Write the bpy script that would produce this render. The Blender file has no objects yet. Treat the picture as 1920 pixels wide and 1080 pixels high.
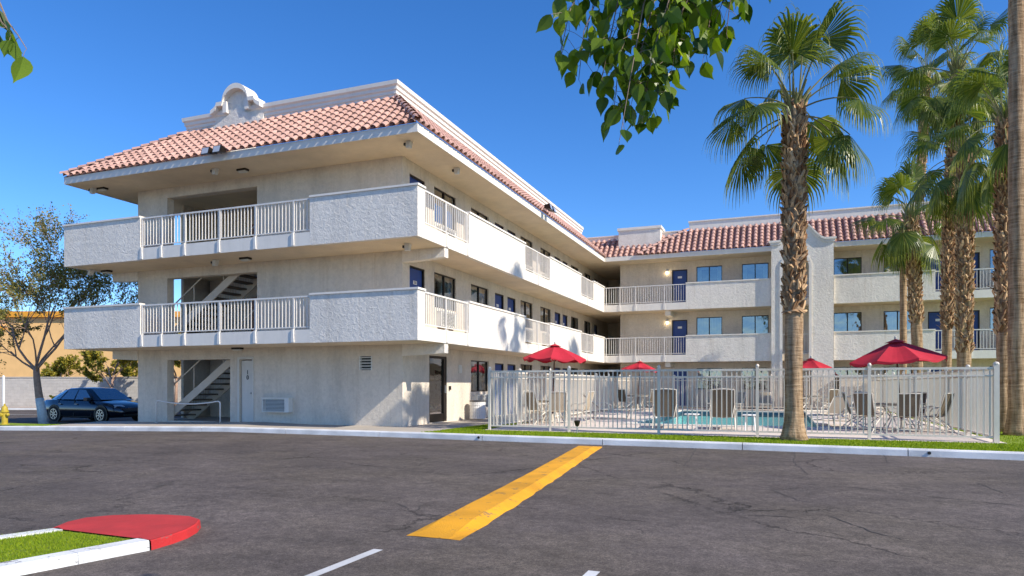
import bpy, math, random
from mathutils import Vector, Matrix
from math import sin, cos, pi, radians, atan2, sqrt
S = bpy.context.scene
C = S.collection
# ------------------------------------------------------------------ camera
YAW = 0.3698
cam = bpy.data.cameras.new('camera'); camo = bpy.data.objects.new('camera', cam); C.objects.link(camo)
camo.location = (10.282, -17.659, 1.2414); camo.rotation_euler = (pi/2, 0, YAW)
cam.sensor_width = 36; cam.lens = 24.26; cam.shift_y = 0.0939; cam.clip_start = 0.05; cam.clip_end = 2000
S.camera = camo
# ------------------------------------------------------------------ sky, sun, exposure
SUN = Vector((1.0, -0.21, 0.79)).normalized()
EL = math.asin(SUN.z); AZ = atan2(SUN.x, SUN.y)
w = bpy.data.worlds.new('World'); S.world = w; w.use_nodes = True
nt = w.node_tree; nt.nodes.clear()
sky = nt.nodes.new('ShaderNodeTexSky'); sky.sky_type = 'NISHITA'; sky.sun_disc = False
sky.sun_elevation = EL; sky.sun_rotation = AZ; sky.air_density = 0.85; sky.dust_density = 0.2; sky.ozone_density = 5.0; sky.altitude = 300
hs = nt.nodes.new('ShaderNodeHueSaturation'); hs.inputs['Saturation'].default_value = 1.22; hs.inputs['Value'].default_value = .97; hs.inputs['Hue'].default_value = .506
bg = nt.nodes.new('ShaderNodeBackground'); bg.inputs[1].default_value = 0.15
wo = nt.nodes.new('ShaderNodeOutputWorld')
nt.links.new(sky.outputs[0], hs.inputs['Color']); nt.links.new(hs.outputs[0], bg.inputs[0]); nt.links.new(bg.outputs[0], wo.inputs[0])
sl = bpy.data.lights.new('sun', 'SUN'); sl.energy = 4.1; sl.angle = radians(0.55); sl.color = (1.0, 0.92, 0.79)
so = bpy.data.objects.new('sun', sl); C.objects.link(so); so.rotation_euler = SUN.to_track_quat('Z', 'Y').to_euler()
S.view_settings.view_transform = 'Standard'; S.view_settings.look = 'None'; S.view_settings.gamma = 1.0
S.view_settings.use_curve_mapping = False; S.view_settings.exposure = 0.6
R0 = random.Random(7)

# ------------------------------------------------------------------ helpers
def lerp(a, b, t): return a + (b-a)*t
class MB:
    def __init__(s): s.v = []; s.f = []; s.m = []; s.c = []; s.mi = 0; s.cv = 0.5
    def q(s, pts, cv=None):
        n = len(s.v); s.v.extend([tuple(p) for p in pts]); s.f.append(tuple(range(n, n+len(pts)))); s.m.append(s.mi); s.c.append(s.cv if cv is None else cv)
    def addf(s, idx): s.f.append(tuple(idx)); s.m.append(s.mi); s.c.append(s.cv)
    def box(s, x0, x1, y0, y1, z0, z1, M=None):
        if x0 > x1: x0, x1 = x1, x0
        if y0 > y1: y0, y1 = y1, y0
        n = len(s.v); P = [(x, y, z) for z in (z0, z1) for x, y in ((x0, y0), (x1, y0), (x1, y1), (x0, y1))]
        if M is not None: P = [tuple(M @ Vector(p)) for p in P]
        s.v.extend(P)
        for f in ((3, 2, 1, 0), (4, 5, 6, 7), (0, 1, 5, 4), (1, 2, 6, 5), (2, 3, 7, 6), (3, 0, 4, 7)): s.addf([n+i for i in f])
    def tube(s, pts, r, n=8, cap=True, flat=None):
        pts = [Vector(p) for p in pts]
        rs = r if isinstance(r, (list, tuple)) else [r]*len(pts)
        base = len(s.v); prev = None
        for i, p in enumerate(pts):
            t = (pts[min(i+1, len(pts)-1)] - pts[max(i-1, 0)]).normalized()
            if prev is None:
                a = Vector((0, 0, 1)) if abs(t.z) < .9 else Vector((1, 0, 0)); x = t.cross(a).normalized()
            else:
                x = (prev - t*prev.dot(t)).normalized()
            prev = x; y = t.cross(x)
            for k in range(n):
                a = 2*pi*k/n + (pi/4 if n == 4 else 0); s.v.append(tuple(p + (x*cos(a)+y*sin(a))*rs[i]))
        for i in range(len(pts)-1):
            for k in range(n):
                a = base+i*n+k; b = base+i*n+(k+1) % n; s.addf((a, b, b+n, a+n))
        if cap:
            s.addf([base+k for k in range(n)][::-1]); s.addf([base+(len(pts)-1)*n+k for k in range(n)])
    def lathe(s, prof, c=(0, 0, 0), n=16, M=None, cap=True):
        b = len(s.v)
        for r, z in prof:
            for k in range(n):
                a = 2*pi*k/n; p = Vector((c[0]+r*cos(a), c[1]+r*sin(a), c[2]+z)); s.v.append(tuple(M @ p if M is not None else p))
        for i in range(len(prof)-1):
            for k in range(n):
                a = b+i*n+k; d = b+i*n+(k+1) % n; s.addf((a, d, d+n, a+n))
        if cap: s.addf([b+k for k in range(n)][::-1]); s.addf([b+(len(prof)-1)*n+k for k in range(n)])
    def loft(s, secs, closed=False, caps=True):
        n = len(secs[0]); b = len(s.v)
        for sec in secs: s.v.extend([tuple(p) for p in sec])
        for i in range(len(secs)-1):
            for k in range(n if closed else n-1):
                a = b+i*n+k; d = b+i*n+(k+1) % n; s.addf((a, d, d+n, a+n))
        if caps: s.addf([b+k for k in range(n)][::-1]); s.addf([b+(len(secs)-1)*n+k for k in range(n)])
    def build(s, name, mat, parent=None, smooth=False, recalc=False, M=None):
        me = bpy.data.meshes.new(name); me.from_pydata(s.v, [], s.f)
        mats = mat if isinstance(mat, (list, tuple)) else [mat]
        for m in mats: me.materials.append(m)
        if len(mats) > 1: me.polygons.foreach_set('material_index', s.m)
        at = me.attributes.new('var', 'FLOAT', 'FACE'); at.data.foreach_set('value', s.c)
        if smooth: me.polygons.foreach_set('use_smooth', [True]*len(me.polygons))
        if recalc:
            import bmesh
            bm = bmesh.new(); bm.from_mesh(me); bmesh.ops.recalc_face_normals(bm, faces=bm.faces); bm.to_mesh(me); bm.free()
        me.update()
        o = bpy.data.objects.new(name, me); C.objects.link(o)
        if parent is not None: o.parent = parent
        if M is not None: o.matrix_local = M
        return o
def tag(o, label=None, cat=None, group=None, kind=None):
    if label: o['label'] = label
    if cat: o['category'] = cat
    if group: o['group'] = group
    if kind: o['kind'] = kind
    return o
def thing(name, label, cat, loc=(0, 0, 0), rz=0, group=None):
    o = bpy.data.objects.new(name, None); C.objects.link(o); o.location = loc; o.rotation_euler = (0, 0, rz); o.empty_display_size = .2
    return tag(o, label, cat, group)
def kids(o): return [c for c in bpy.data.objects if c.parent == o]
def dup(root, loc, rz, label, group=None):
    r = root.copy(); C.objects.link(r); r.location = loc; r.rotation_euler = (0, 0, rz); r['label'] = label
    if group: r['group'] = group
    for ch in kids(root):
        c = ch.copy(); C.objects.link(c); c.parent = r
        for g in kids(ch):
            d = g.copy(); C.objects.link(d); d.parent = c
    return r
def wallgrid(mb, ax, c, a0, a1, z0, z1, holes=(), depth=.2, sgn=1):
    """vertical sheet; ax 'v': plane y=c facing -y ; ax 'u': plane x=c facing +x ; reveals go inwards by depth"""
    T = (lambda a, d, z: (a, c+d, z)) if ax == 'v' else (lambda a, d, z: (c-d*sgn, a, z))
    A = sorted({a0, a1, *[min(max(h[i], a0), a1) for h in holes for i in (0, 1)]}); Z = sorted({z0, z1, *[min(max(h[i], z0), z1) for h in holes for i in (2, 3)]})
    for i in range(len(A)-1):
        for j in range(len(Z)-1):
            am, zm = (A[i]+A[i+1])/2, (Z[j]+Z[j+1])/2
            if any(h[0] < am < h[1] and h[2] < zm < h[3] for h in holes): continue
            mb.q([T(A[i], 0, Z[j]), T(A[i+1], 0, Z[j]), T(A[i+1], 0, Z[j+1]), T(A[i], 0, Z[j+1])])
    for h in holes:
        b0, b1, y0, y1 = h[:4]
        mb.q([T(b0, 0, y0), T(b0, 0, y1), T(b0, depth, y1), T(b0, depth, y0)])
        mb.q([T(b1, 0, y0), T(b1, depth, y0), T(b1, depth, y1), T(b1, 0, y1)])
        mb.q([T(b0, 0, y1), T(b1, 0, y1), T(b1, depth, y1), T(b0, depth, y1)])
        if y0 > z0+.02: mb.q([T(b0, 0, y0), T(b0, depth, y0), T(b1, depth, y0), T(b1, 0, y0)])
def strip(mb, us, zlo, zhi, v0, v1):
    """solid of varying height in the u-z plane between v0 (front) and v1"""
    for i in range(len(us)-1):
        a, b = us[i], us[i+1]; la, lb, ha, hb = zlo[i], zlo[i+1], zhi[i], zhi[i+1]
        if max(ha-la, hb-lb) < 1e-4: continue
        mb.q([(a, v0, la), (b, v0, lb), (b, v0, hb), (a, v0, ha)]); mb.q([(a, v1, la), (a, v1, ha), (b, v1, hb), (b, v1, lb)])
        mb.q([(a, v0, ha), (b, v0, hb), (b, v1, hb), (a, v1, ha)]); mb.q([(a, v0, la), (a, v1, la), (b, v1, lb), (b, v0, lb)])
    for i in (0, -1):
        if zhi[i]-zlo[i] > 1e-4: mb.q([(us[i], v0, zlo[i]), (us[i], v0, zhi[i]), (us[i], v1, zhi[i]), (us[i], v1, zlo[i])])
def sweep(mb, prof, path):
    """prof: (out, z) points; path: xy points; outward = right-hand side of the travel direction"""
    P = [Vector((p[0], p[1])) for p in path]; secs = []
    for i, p in enumerate(P):
        d0 = (P[i]-P[i-1]).normalized() if i else (P[1]-P[0]).normalized()
        d1 = (P[i+1]-P[i]).normalized() if i < len(P)-1 else d0
        n0 = Vector((d0.y, -d0.x)); n1 = Vector((d1.y, -d1.x)); n = (n0+n1); n = n/n.dot(n0) if n.length > 1e-6 else n0
        secs.append([(p.x+n.x*o, p.y+n.y*o, z) for o, z in prof])
    mb.loft(secs, closed=True)

# ------------------------------------------------------------------ materials
def nodes(name):
    m = bpy.data.materials.new(name); m.use_nodes = True; t = m.node_tree; return m, t, t.nodes['Principled BSDF']
def mat(name, col, rough=.7, metal=0, nscale=0, namt=.12, bump=0, bscale=40, bdetail=4, var=0, spec=None, stain=0, coat=0, grime=None):
    m, t, b = nodes(name); N = t.nodes; L = t.links
    b.inputs['Roughness'].default_value = rough; b.inputs['Metallic'].default_value = metal
    if spec is not None: b.inputs['Specular IOR Level'].default_value = spec
    if coat: b.inputs['Coat Weight'].default_value = coat
    tc = N.new('ShaderNodeTexCoord'); out = None
    rgb = N.new('ShaderNodeRGB'); rgb.outputs[0].default_value = (*col, 1); out = rgb.outputs[0]
    def scale_by(src, val_socket, lo, hi):
        mr = N.new('ShaderNodeMapRange'); mr.inputs['To Min'].default_value = lo; mr.inputs['To Max'].default_value = hi; L.new(val_socket, mr.inputs['Value'])
        mx = N.new('ShaderNodeVectorMath'); mx.operation = 'SCALE'; L.new(src, mx.inputs[0]); L.new(mr.outputs[0], mx.inputs['Scale']); return mx.outputs[0], mr
    if nscale:
        n = N.new('ShaderNodeTexNoise'); n.inputs['Scale'].default_value = nscale; n.inputs['Detail'].default_value = 6; n.inputs['Roughness'].default_value = .65
        L.new(tc.outputs['Object'], n.inputs['Vector']); out, mr = scale_by(out, n.outputs[0], 1-namt, 1+namt); mr.inputs['From Min'].default_value = .3; mr.inputs['From Max'].default_value = .7
    if stain:
        mp = N.new('ShaderNodeMapping'); mp.inputs['Scale'].default_value = (2.2, 2.2, .35); L.new(tc.outputs['Object'], mp.inputs[0])
        n = N.new('ShaderNodeTexNoise'); n.inputs['Scale'].default_value = 1.6; n.inputs['Detail'].default_value = 8; n.inputs['Roughness'].default_value = .7; L.new(mp.outputs[0], n.inputs['Vector'])
        out, mr = scale_by(out, n.outputs[0], 1, 1-stain); mr.inputs['From Min'].default_value = .5; mr.inputs['From Max'].default_value = .75
    if var:
        a = N.new('ShaderNodeAttribute'); a.attribute_name = 'var'; out, mr = scale_by(out, a.outputs['Fac'], 1-var, 1+var)
    L.new(out, b.inputs['Base Color'])
    if bump:
        n = N.new('ShaderNodeTexNoise'); n.inputs['Scale'].default_value = bscale; n.inputs['Detail'].default_value = bdetail; n.inputs['Roughness'].default_value = .6; L.new(tc.outputs['Object'], n.inputs['Vector'])
        bp = N.new('ShaderNodeBump'); bp.inputs['Strength'].default_value = 1; bp.inputs['Distance'].default_value = bump; L.new(n.outputs[0], bp.inputs['Height']); L.new(bp.outputs[0], b.inputs['Normal'])
    return m
def stucco(name, col, dist, stain=.12):
    m, t, b = nodes(name); N = t.nodes; L = t.links; b.inputs['Roughness'].default_value = .9; b.inputs['Specular IOR Level'].default_value = .2
    tc = N.new('ShaderNodeTexCoord')
    n1 = N.new('ShaderNodeTexNoise'); n1.inputs['Scale'].default_value = 9; n1.inputs['Detail'].default_value = 5; n1.inputs['Roughness'].default_value = .6; n1.inputs['Distortion'].default_value = .8
    n2 = N.new('ShaderNodeTexNoise'); n2.inputs['Scale'].default_value = 45; n2.inputs['Detail'].default_value = 4
    n3 = N.new('ShaderNodeTexNoise'); n3.inputs['Scale'].default_value = .8; n3.inputs['Detail'].default_value = 6; n3.inputs['Roughness'].default_value = .65
    for n in (n1, n2): L.new(tc.outputs['Object'], n.inputs['Vector'])
    mp = N.new('ShaderNodeMapping'); mp.inputs['Scale'].default_value = (1.5, 1.5, .5); L.new(tc.outputs['Object'], mp.inputs[0]); L.new(mp.outputs[0], n3.inputs['Vector'])
    ad = N.new('ShaderNodeMath'); ad.operation = 'MULTIPLY_ADD'; ad.inputs[1].default_value = .35; L.new(n2.outputs[0], ad.inputs[0]); L.new(n1.outputs[0], ad.inputs[2])
    bp = N.new('ShaderNodeBump'); bp.inputs['Distance'].default_value = dist; L.new(ad.outputs[0], bp.inputs['Height']); L.new(bp.outputs[0], b.inputs['Normal'])
    mr = N.new('ShaderNodeMapRange'); mr.inputs['From Min'].default_value = .45; mr.inputs['From Max'].default_value = .72; mr.inputs['To Min'].default_value = 1; mr.inputs['To Max'].default_value = 1-stain; L.new(n3.outputs[0], mr.inputs['Value'])
    m2 = N.new('ShaderNodeMapRange'); m2.inputs['From Min'].default_value = .3; m2.inputs['From Max'].default_value = .6; m2.inputs['To Min'].default_value = .9; m2.inputs['To Max'].default_value = 1.02; L.new(n1.outputs[0], m2.inputs['Value'])
    mu = N.new('ShaderNodeMath'); mu.operation = 'MULTIPLY'; L.new(mr.outputs[0], mu.inputs[0]); L.new(m2.outputs[0], mu.inputs[1])
    mpd = N.new('ShaderNodeMapping'); mpd.inputs['Scale'].default_value = (5, 5, .3); L.new(tc.outputs['Object'], mpd.inputs[0])
    n4 = N.new('ShaderNodeTexNoise'); n4.inputs['Scale'].default_value = 1.2; n4.inputs['Detail'].default_value = 7; n4.inputs['Roughness'].default_value = .7; L.new(mpd.outputs[0], n4.inputs['Vector'])
    m4 = N.new('ShaderNodeMapRange'); m4.inputs['From Min'].default_value = .55; m4.inputs['From Max'].default_value = .75; m4.inputs['To Max'].default_value = .55; L.new(n4.outputs[0], m4.inputs['Value'])
    cm = N.new('ShaderNodeMix'); cm.data_type = 'RGBA'; L.new(m4.outputs[0], cm.inputs[0]); cm.inputs[6].default_value = (*col, 1); cm.inputs[7].default_value = (col[0]*.72, col[1]*.66, col[2]*.58, 1)
    vm = N.new('ShaderNodeVectorMath'); vm.operation = 'SCALE'; L.new(cm.outputs[2], vm.inputs[0]); L.new(mu.outputs[0], vm.inputs['Scale']); L.new(vm.outputs[0], b.inputs['Base Color'])
    return m
M_wall = stucco('stucco_cream', (.73, .65, .54), .016, .2)
M_panel = stucco('stucco_white', (.83, .77, .68), .02, .16)
M_soffit = mat('soffit_plaster', (.77, .64, .46), .9, nscale=1.2, namt=.1, bump=.01, bscale=30)
M_trim = mat('white_trim', (.8, .745, .66), .6, nscale=3, namt=.04, stain=.1)
M_rail = mat('rail_paint', (.74, .7, .64), .45, nscale=8, namt=.04, stain=.1)
M_fence = mat('fence_paint', (.7, .63, .53), .45, nscale=8, namt=.05, stain=.12)
M_tile = mat('roof_tile', (.51, .305, .245), .85, nscale=6, namt=.12, var=.15, bump=.004, bscale=60)
M_pan = mat('roof_tile_pan', (.3, .15, .11), .9, nscale=6, namt=.1)
M_bronze = mat('bronze_frame', (.035, .028, .022), .35, .6)
M_door = mat('blue_door', (.025, .065, .25), .5, nscale=5, namt=.08)
M_wdoor = mat('cream_door', (.66, .63, .57), .6, nscale=3, namt=.05, stain=.08)
M_ac = mat('air_conditioner_white', (.7, .69, .64), .5, nscale=6, namt=.05)
M_dark = mat('dark_gap', (.02, .02, .02), .8)
M_black = mat('black_plastic', (.02, .02, .02), .45)
M_gray = mat('grey_metal', (.35, .36, .36), .4, .5)
M_curt = mat('curtain_cloth', (.55, .52, .42), .9, nscale=3, namt=.1)
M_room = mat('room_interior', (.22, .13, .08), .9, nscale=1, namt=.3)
M_steel = mat('stair_paint', (.58, .5, .4), .6, nscale=4, namt=.08)
M_tread = mat('stair_tread', (.12, .095, .07), .9, nscale=10, namt=.15)
M_brown = mat('hall_wall_red', (.33, .16, .11), .9, nscale=2, namt=.12)
M_red = mat('umbrella_canvas', (.45, .01, .028), .8, nscale=4, namt=.1)
M_sling = mat('sling_mesh', (.15, .115, .075), .75, nscale=40, namt=.15)
M_sling2 = mat('sling_mesh_tan', (.42, .34, .24), .75, nscale=40, namt=.12)
M_frame = mat('chair_frame', (.62, .57, .48), .4, nscale=10, namt=.06)
M_table = mat('table_top', (.3, .27, .22), .3)
M_pole = mat('umbrella_pole', (.09, .035, .02), .4)
M_white = mat('white_board', (.8, .79, .76), .5)
M_conc = mat('concrete_walk', (.42, .37, .31), .9, nscale=1.6, namt=.12, stain=.12, bump=.003, bscale=60)
M_deck = mat('pool_deck', (.66, .57, .5), .9, nscale=2.2, namt=.1, bump=.004, bscale=50)
M_coping = mat('pool_coping', (.66, .6, .54), .8, nscale=3, namt=.08)
M_basin = mat('pool_plaster', (.62, .86, .84), .8, nscale=2, namt=.06)
M_ptile = mat('pool_tile_band', (.05, .12, .18), .4, nscale=20, namt=.5)
M_block = mat('block_wall', (.5, .47, .43), .95, nscale=2, namt=.1, bump=.01, bscale=12)
M_peach = mat('peach_stucco', (.8, .49, .2), .9, nscale=1, namt=.08)
M_orange = mat('orange_band', (.75, .33, .03), .7)
M_hyd = mat('hydrant_yellow', (.42, .31, .03), .5, nscale=10, namt=.15)
M_sidetree_paint = mat('trunk_whitewash', (.55, .6, .6), .9, nscale=12, namt=.15, bump=.01, bscale=20)

def kerbmat(name, col, worn, amt):
    m, t, b = nodes(name); N = t.nodes; L = t.links; b.inputs['Roughness'].default_value = .75
    tc = N.new('ShaderNodeTexCoord'); n = N.new('ShaderNodeTexNoise'); n.inputs['Scale'].default_value = 5; n.inputs['Detail'].default_value = 10; n.inputs['Roughness'].default_value = .75
    L.new(tc.outputs['Object'], n.inputs['Vector'])
    mp = N.new('ShaderNodeMapping'); mp.inputs['Scale'].default_value = (1, 1, 3); L.new(tc.outputs['Object'], mp.inputs[0]); L.new(mp.outputs[0], n.inputs['Vector'])
    mr = N.new('ShaderNodeMapRange'); mr.inputs['From Min'].default_value = amt; mr.inputs['From Max'].default_value = amt+.03; L.new(n.outputs[0], mr.inputs['Value'])
    mx = N.new('ShaderNodeMix'); mx.data_type = 'RGBA'; mx.inputs[6].default_value = (*col, 1); mx.inputs[7].default_value = (*worn, 1); L.new(mr.outputs[0], mx.inputs[0])
    n2 = N.new('ShaderNodeTexNoise'); n2.inputs['Scale'].default_value = 1.5; n2.inputs['Detail'].default_value = 8; L.new(tc.outputs['Object'], n2.inputs['Vector'])
    m2 = N.new('ShaderNodeMapRange'); m2.inputs['From Min'].default_value = .35; m2.inputs['From Max'].default_value = .7; m2.inputs['To Min'].default_value = 1.05; m2.inputs['To Max'].default_value = .72; L.new(n2.outputs[0], m2.inputs['Value'])
    vm = N.new('ShaderNodeVectorMath'); vm.operation = 'SCALE'; L.new(mx.outputs[2], vm.inputs[0]); L.new(m2.outputs[0], vm.inputs['Scale']); L.new(vm.outputs[0], b.inputs['Base Color'])
    bp = N.new('ShaderNodeBump'); bp.inputs['Distance'].default_value = .006; n3 = N.new('ShaderNodeTexNoise'); n3.inputs['Scale'].default_value = 60; L.new(tc.outputs['Object'], n3.inputs['Vector']); L.new(n3.outputs[0], bp.inputs['Height']); L.new(bp.outputs[0], b.inputs['Normal'])
    return m
M_kerb = kerbmat('kerb_white', (.8, .79, .77), (.3, .29, .28), .66)
M_kerb2 = kerbmat('kerb_white_worn', (.72, .72, .7), (.2, .19, .18), .575)
M_kred = kerbmat('kerb_red', (.5, .02, .02), (.2, .1, .09), .57)
M_redtop = mat('painted_red_concrete', (.44, .026, .024), .85, nscale=3, namt=.16, bump=.003, bscale=80, stain=.1)
M_yel = kerbmat('yellow_paint', (.74, .335, .006), (.28, .17, .06), .585)
M_line = kerbmat('white_line_paint', (.62, .62, .61), (.12, .12, .12), .68)

def asphalt():
    m, t, b = nodes('asphalt'); N = t.nodes; L = t.links; b.inputs['Roughness'].default_value = .88; b.inputs['Specular IOR Level'].default_value = .3
    tc = N.new('ShaderNodeTexCoord'); P = tc.outputs['Object']
    def noise(sc, det, ro=.6, vec=None, dist=0):
        n = N.new('ShaderNodeTexNoise'); n.inputs['Scale'].default_value = sc; n.inputs['Detail'].default_value = det; n.inputs['Roughness'].default_value = ro; n.inputs['Distortion'].default_value = dist; L.new(vec or P, n.inputs['Vector']); return n.outputs[0]
    def mr(v, a, b_, c, d):
        x = N.new('ShaderNodeMapRange'); L.new(v, x.inputs['Value'])
        for k, q in zip(('From Min', 'From Max', 'To Min', 'To Max'), (a, b_, c, d)): x.inputs[k].default_value = q
        return x.outputs[0]
    def mul(a, b_):
        x = N.new('ShaderNodeMath'); x.operation = 'MULTIPLY'; L.new(a, x.inputs[0]); L.new(b_, x.inputs[1]); return x.outputs[0]
    def mx2(a, b_, op='MAXIMUM'):
        x = N.new('ShaderNodeMath'); x.operation = op; L.new(a, x.inputs[0]); L.new(b_, x.inputs[1]); return x.outputs[0]
    big = mr(noise(.22, 6, .65), .35, .68, .74, 1.2)
    mp = N.new('ShaderNodeMapping'); mp.inputs['Scale'].default_value = (.55, 1.3, 1); mp.inputs['Rotation'].default_value = (0, 0, .12); L.new(P, mp.inputs[0])
    streak = mr(noise(1.4, 7, .7, mp.outputs[0]), .42, .74, 1.06, .72)
    blot = mr(noise(2.0, 9, .78), .52, .72, 1.0, .6)
    pale = mr(noise(.7, 7, .7), .6, .78, 1.0, 1.3)
    mid = mr(noise(9, 6, .7), .4, .62, .82, 1.16); g1 = mr(noise(38, 4, .7), .35, .65, .72, 1.28); g2 = mr(noise(130, 2), .32, .68, .55, 1.48)
    # white grit
    vo = N.new('ShaderNodeTexVoronoi'); vo.inputs['Scale'].default_value = 55; L.new(P, vo.inputs['Vector'])
    wn = N.new('ShaderNodeTexWhiteNoise'); L.new(vo.outputs['Position'], wn.inputs['Vector'])
    grit = mul(mr(vo.outputs['Distance'], .12, .2, 1, 0), mr(wn.outputs['Value'], .9, .95, 0, 1))
    # cracks: distorted voronoi edges, only where a mask lets them through
    dn = N.new('ShaderNodeTexNoise'); dn.inputs['Scale'].default_value = 1.6; dn.inputs['Detail'].default_value = 7; dn.inputs['Roughness'].default_value = .7; L.new(P, dn.inputs['Vector'])
    dv = N.new('ShaderNodeVectorMath'); dv.operation = 'SCALE'; dv.inputs['Scale'].default_value = 1.1; L.new(dn.outputs['Color'], dv.inputs[0])
    av = N.new('ShaderNodeVectorMath'); L.new(P, av.inputs[0]); L.new(dv.outputs[0], av.inputs[1])
    ve = N.new('ShaderNodeTexVoronoi'); ve.feature = 'DISTANCE_TO_EDGE'; ve.inputs['Scale'].default_value = .42; L.new(av.outputs[0], ve.inputs['Vector'])
    ve2 = N.new('ShaderNodeTexVoronoi'); ve2.feature = 'DISTANCE_TO_EDGE'; ve2.inputs['Scale'].default_value = 1.3; L.new(av.outputs[0], ve2.inputs['Vector'])
    k1 = mul(mr(ve.outputs['Distance'], .004, .012, 1, 0), mr(noise(.35, 4), .5, .6, 0, 1))
    k2 = mul(mr(ve2.outputs['Distance'], .004, .013, 1, 0), mr(noise(.6, 3), .6, .68, 0, .7))
    crack = mr(mx2(k1, k2), 0, 1, 1, .48)
    f = big
    for g in (streak, blot, pale, mid, g1, g2, crack): f = mul(f, g)
    # brown tint in places
    tint = N.new('ShaderNodeMix'); tint.data_type = 'RGBA'; tint.inputs[6].default_value = (.108, .089, .079, 1); tint.inputs[7].default_value = (.118, .097, .079, 1); L.new(mr(noise(.3, 4), .45, .62, 0, 1), tint.inputs[0])
    vm = N.new('ShaderNodeVectorMath'); vm.operation = 'SCALE'; L.new(tint.outputs[2], vm.inputs[0]); L.new(f, vm.inputs['Scale'])
    fm = N.new('ShaderNodeMix'); fm.data_type = 'RGBA'; L.new(grit, fm.inputs[0]); L.new(vm.outputs[0], fm.inputs[6]); fm.inputs[7].default_value = (.3, .28, .26, 1)
    L.new(fm.outputs[2], b.inputs['Base Color'])
    h = N.new('ShaderNodeMath'); h.operation = 'MULTIPLY_ADD'; h.inputs[1].default_value = .5; L.new(noise(200, 3), h.inputs[0]); L.new(mr(mx2(k1, k2), 0, 1, 1, -.6), h.inputs[2])
    bp = N.new('ShaderNodeBump'); bp.inputs['Distance'].default_value = .006; L.new(h.outputs[0], bp.inputs['Height']); L.new(bp.outputs[0], b.inputs['Normal'])
    return m
M_asph = asphalt()
def leafmat(name, c0, c1, trans=.35, rough=.45, tint=(1.6, 1.5, .5)):
    m, t, b = nodes(name); N = t.nodes; L = t.links
    a = N.new('ShaderNodeAttribute'); a.attribute_name = 'var'
    mx = N.new('ShaderNodeMix'); mx.data_type = 'RGBA'; L.new(a.outputs['Fac'], mx.inputs[0]); mx.inputs[6].default_value = (*c0, 1); mx.inputs[7].default_value = (*c1, 1)
    b.inputs['Roughness'].default_value = rough; b.inputs['Specular IOR Level'].default_value = .4; L.new(mx.outputs[2], b.inputs['Base Color'])
    tr = N.new('ShaderNodeBsdfTranslucent'); vm = N.new('ShaderNodeVectorMath'); vm.operation = 'MULTIPLY'; L.new(mx.outputs[2], vm.inputs[0]); vm.inputs[1].default_value = tint; L.new(vm.outputs[0], tr.inputs[0])
    ms = N.new('ShaderNodeMixShader'); ms.inputs[0].default_value = trans; L.new(b.outputs[0], ms.inputs[1]); L.new(tr.outputs[0], ms.inputs[2]); L.new(ms.outputs[0], N['Material Output'].inputs[0])
    return m
M_palm = leafmat('palm_leaf', (.04, .085, .012), (.4, .42, .09), .4, .36)
M_pet = mat('palm_petiole', (.2, .19, .06), .6, nscale=5, namt=.15)
M_leafB = leafmat('broad_leaf', (.03, .075, .006), (.26, .38, .03), .5, .36)
M_leafT = leafmat('small_leaf', (.045, .085, .03), (.44, .36, .09), .4, .6)
M_leafY = leafmat('yellow_green_leaf', (.07, .11, .015), (.46, .36, .04), .3, .6)
M_grass = leafmat('grass_blade', (.13, .23, .006), (.32, .38, .012), .3, .9, (1.2, 1.3, .4))
M_turf = mat('turf_soil', (.2, .28, .01), .95, nscale=14, namt=.35, bump=.02, bscale=90)
M_bark = mat('tree_bark', (.36, .24, .18), .95, nscale=14, namt=.3, bump=.015, bscale=25)
M_twig = mat('twig_bark', (.22, .16, .12), .9, nscale=20, namt=.2)
def trunkmat():
    m, t, b = nodes('palm_trunk_bark'); N = t.nodes; L = t.links; b.inputs['Roughness'].default_value = .95; b.inputs['Specular IOR Level'].default_value = .1
    tc = N.new('ShaderNodeTexCoord')
    mp = N.new('ShaderNodeMapping'); mp.inputs['Scale'].default_value = (3, 3, 26); L.new(tc.outputs['Object'], mp.inputs[0])
    n = N.new('ShaderNodeTexNoise'); n.inputs['Scale'].default_value = 1; n.inputs['Detail'].default_value = 5; n.inputs['Roughness'].default_value = .7; L.new(mp.outputs[0], n.inputs['Vector'])
    mp2 = N.new('ShaderNodeMapping'); mp2.inputs['Scale'].default_value = (14, 14, 1.5); L.new(tc.outputs['Object'], mp2.inputs[0])
    n2 = N.new('ShaderNodeTexNoise'); n2.inputs['Scale'].default_value = 1; n2.inputs['Detail'].default_value = 6; L.new(mp2.outputs[0], n2.inputs['Vector'])
    ad = N.new('ShaderNodeMath'); ad.operation = 'ADD'; L.new(n.outputs[0], ad.inputs[0]); L.new(n2.outputs[0], ad.inputs[1])
    cr = N.new('ShaderNodeMapRange'); cr.inputs['From Min'].default_value = .75; cr.inputs['From Max'].default_value = 1.25; L.new(ad.outputs[0], cr.inputs['Value'])
    mx = N.new('ShaderNodeMix'); mx.data_type = 'RGBA'; L.new(cr.outputs[0], mx.inputs[0]); mx.inputs[6].default_value = (.19, .115, .06, 1); mx.inputs[7].default_value = (.52, .36, .22, 1); L.new(mx.outputs[2], b.inputs['Base Color'])
    bp = N.new('ShaderNodeBump'); bp.inputs['Distance'].default_value = .03; L.new(ad.outputs[0], bp.inputs['Height']); L.new(bp.outputs[0], b.inputs['Normal'])
    return m
M_ptrunk = trunkmat()
M_boot = leafmat('palm_leaf_base', (.17, .075, .028), (.68, .45, .24), .0, .9)
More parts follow.
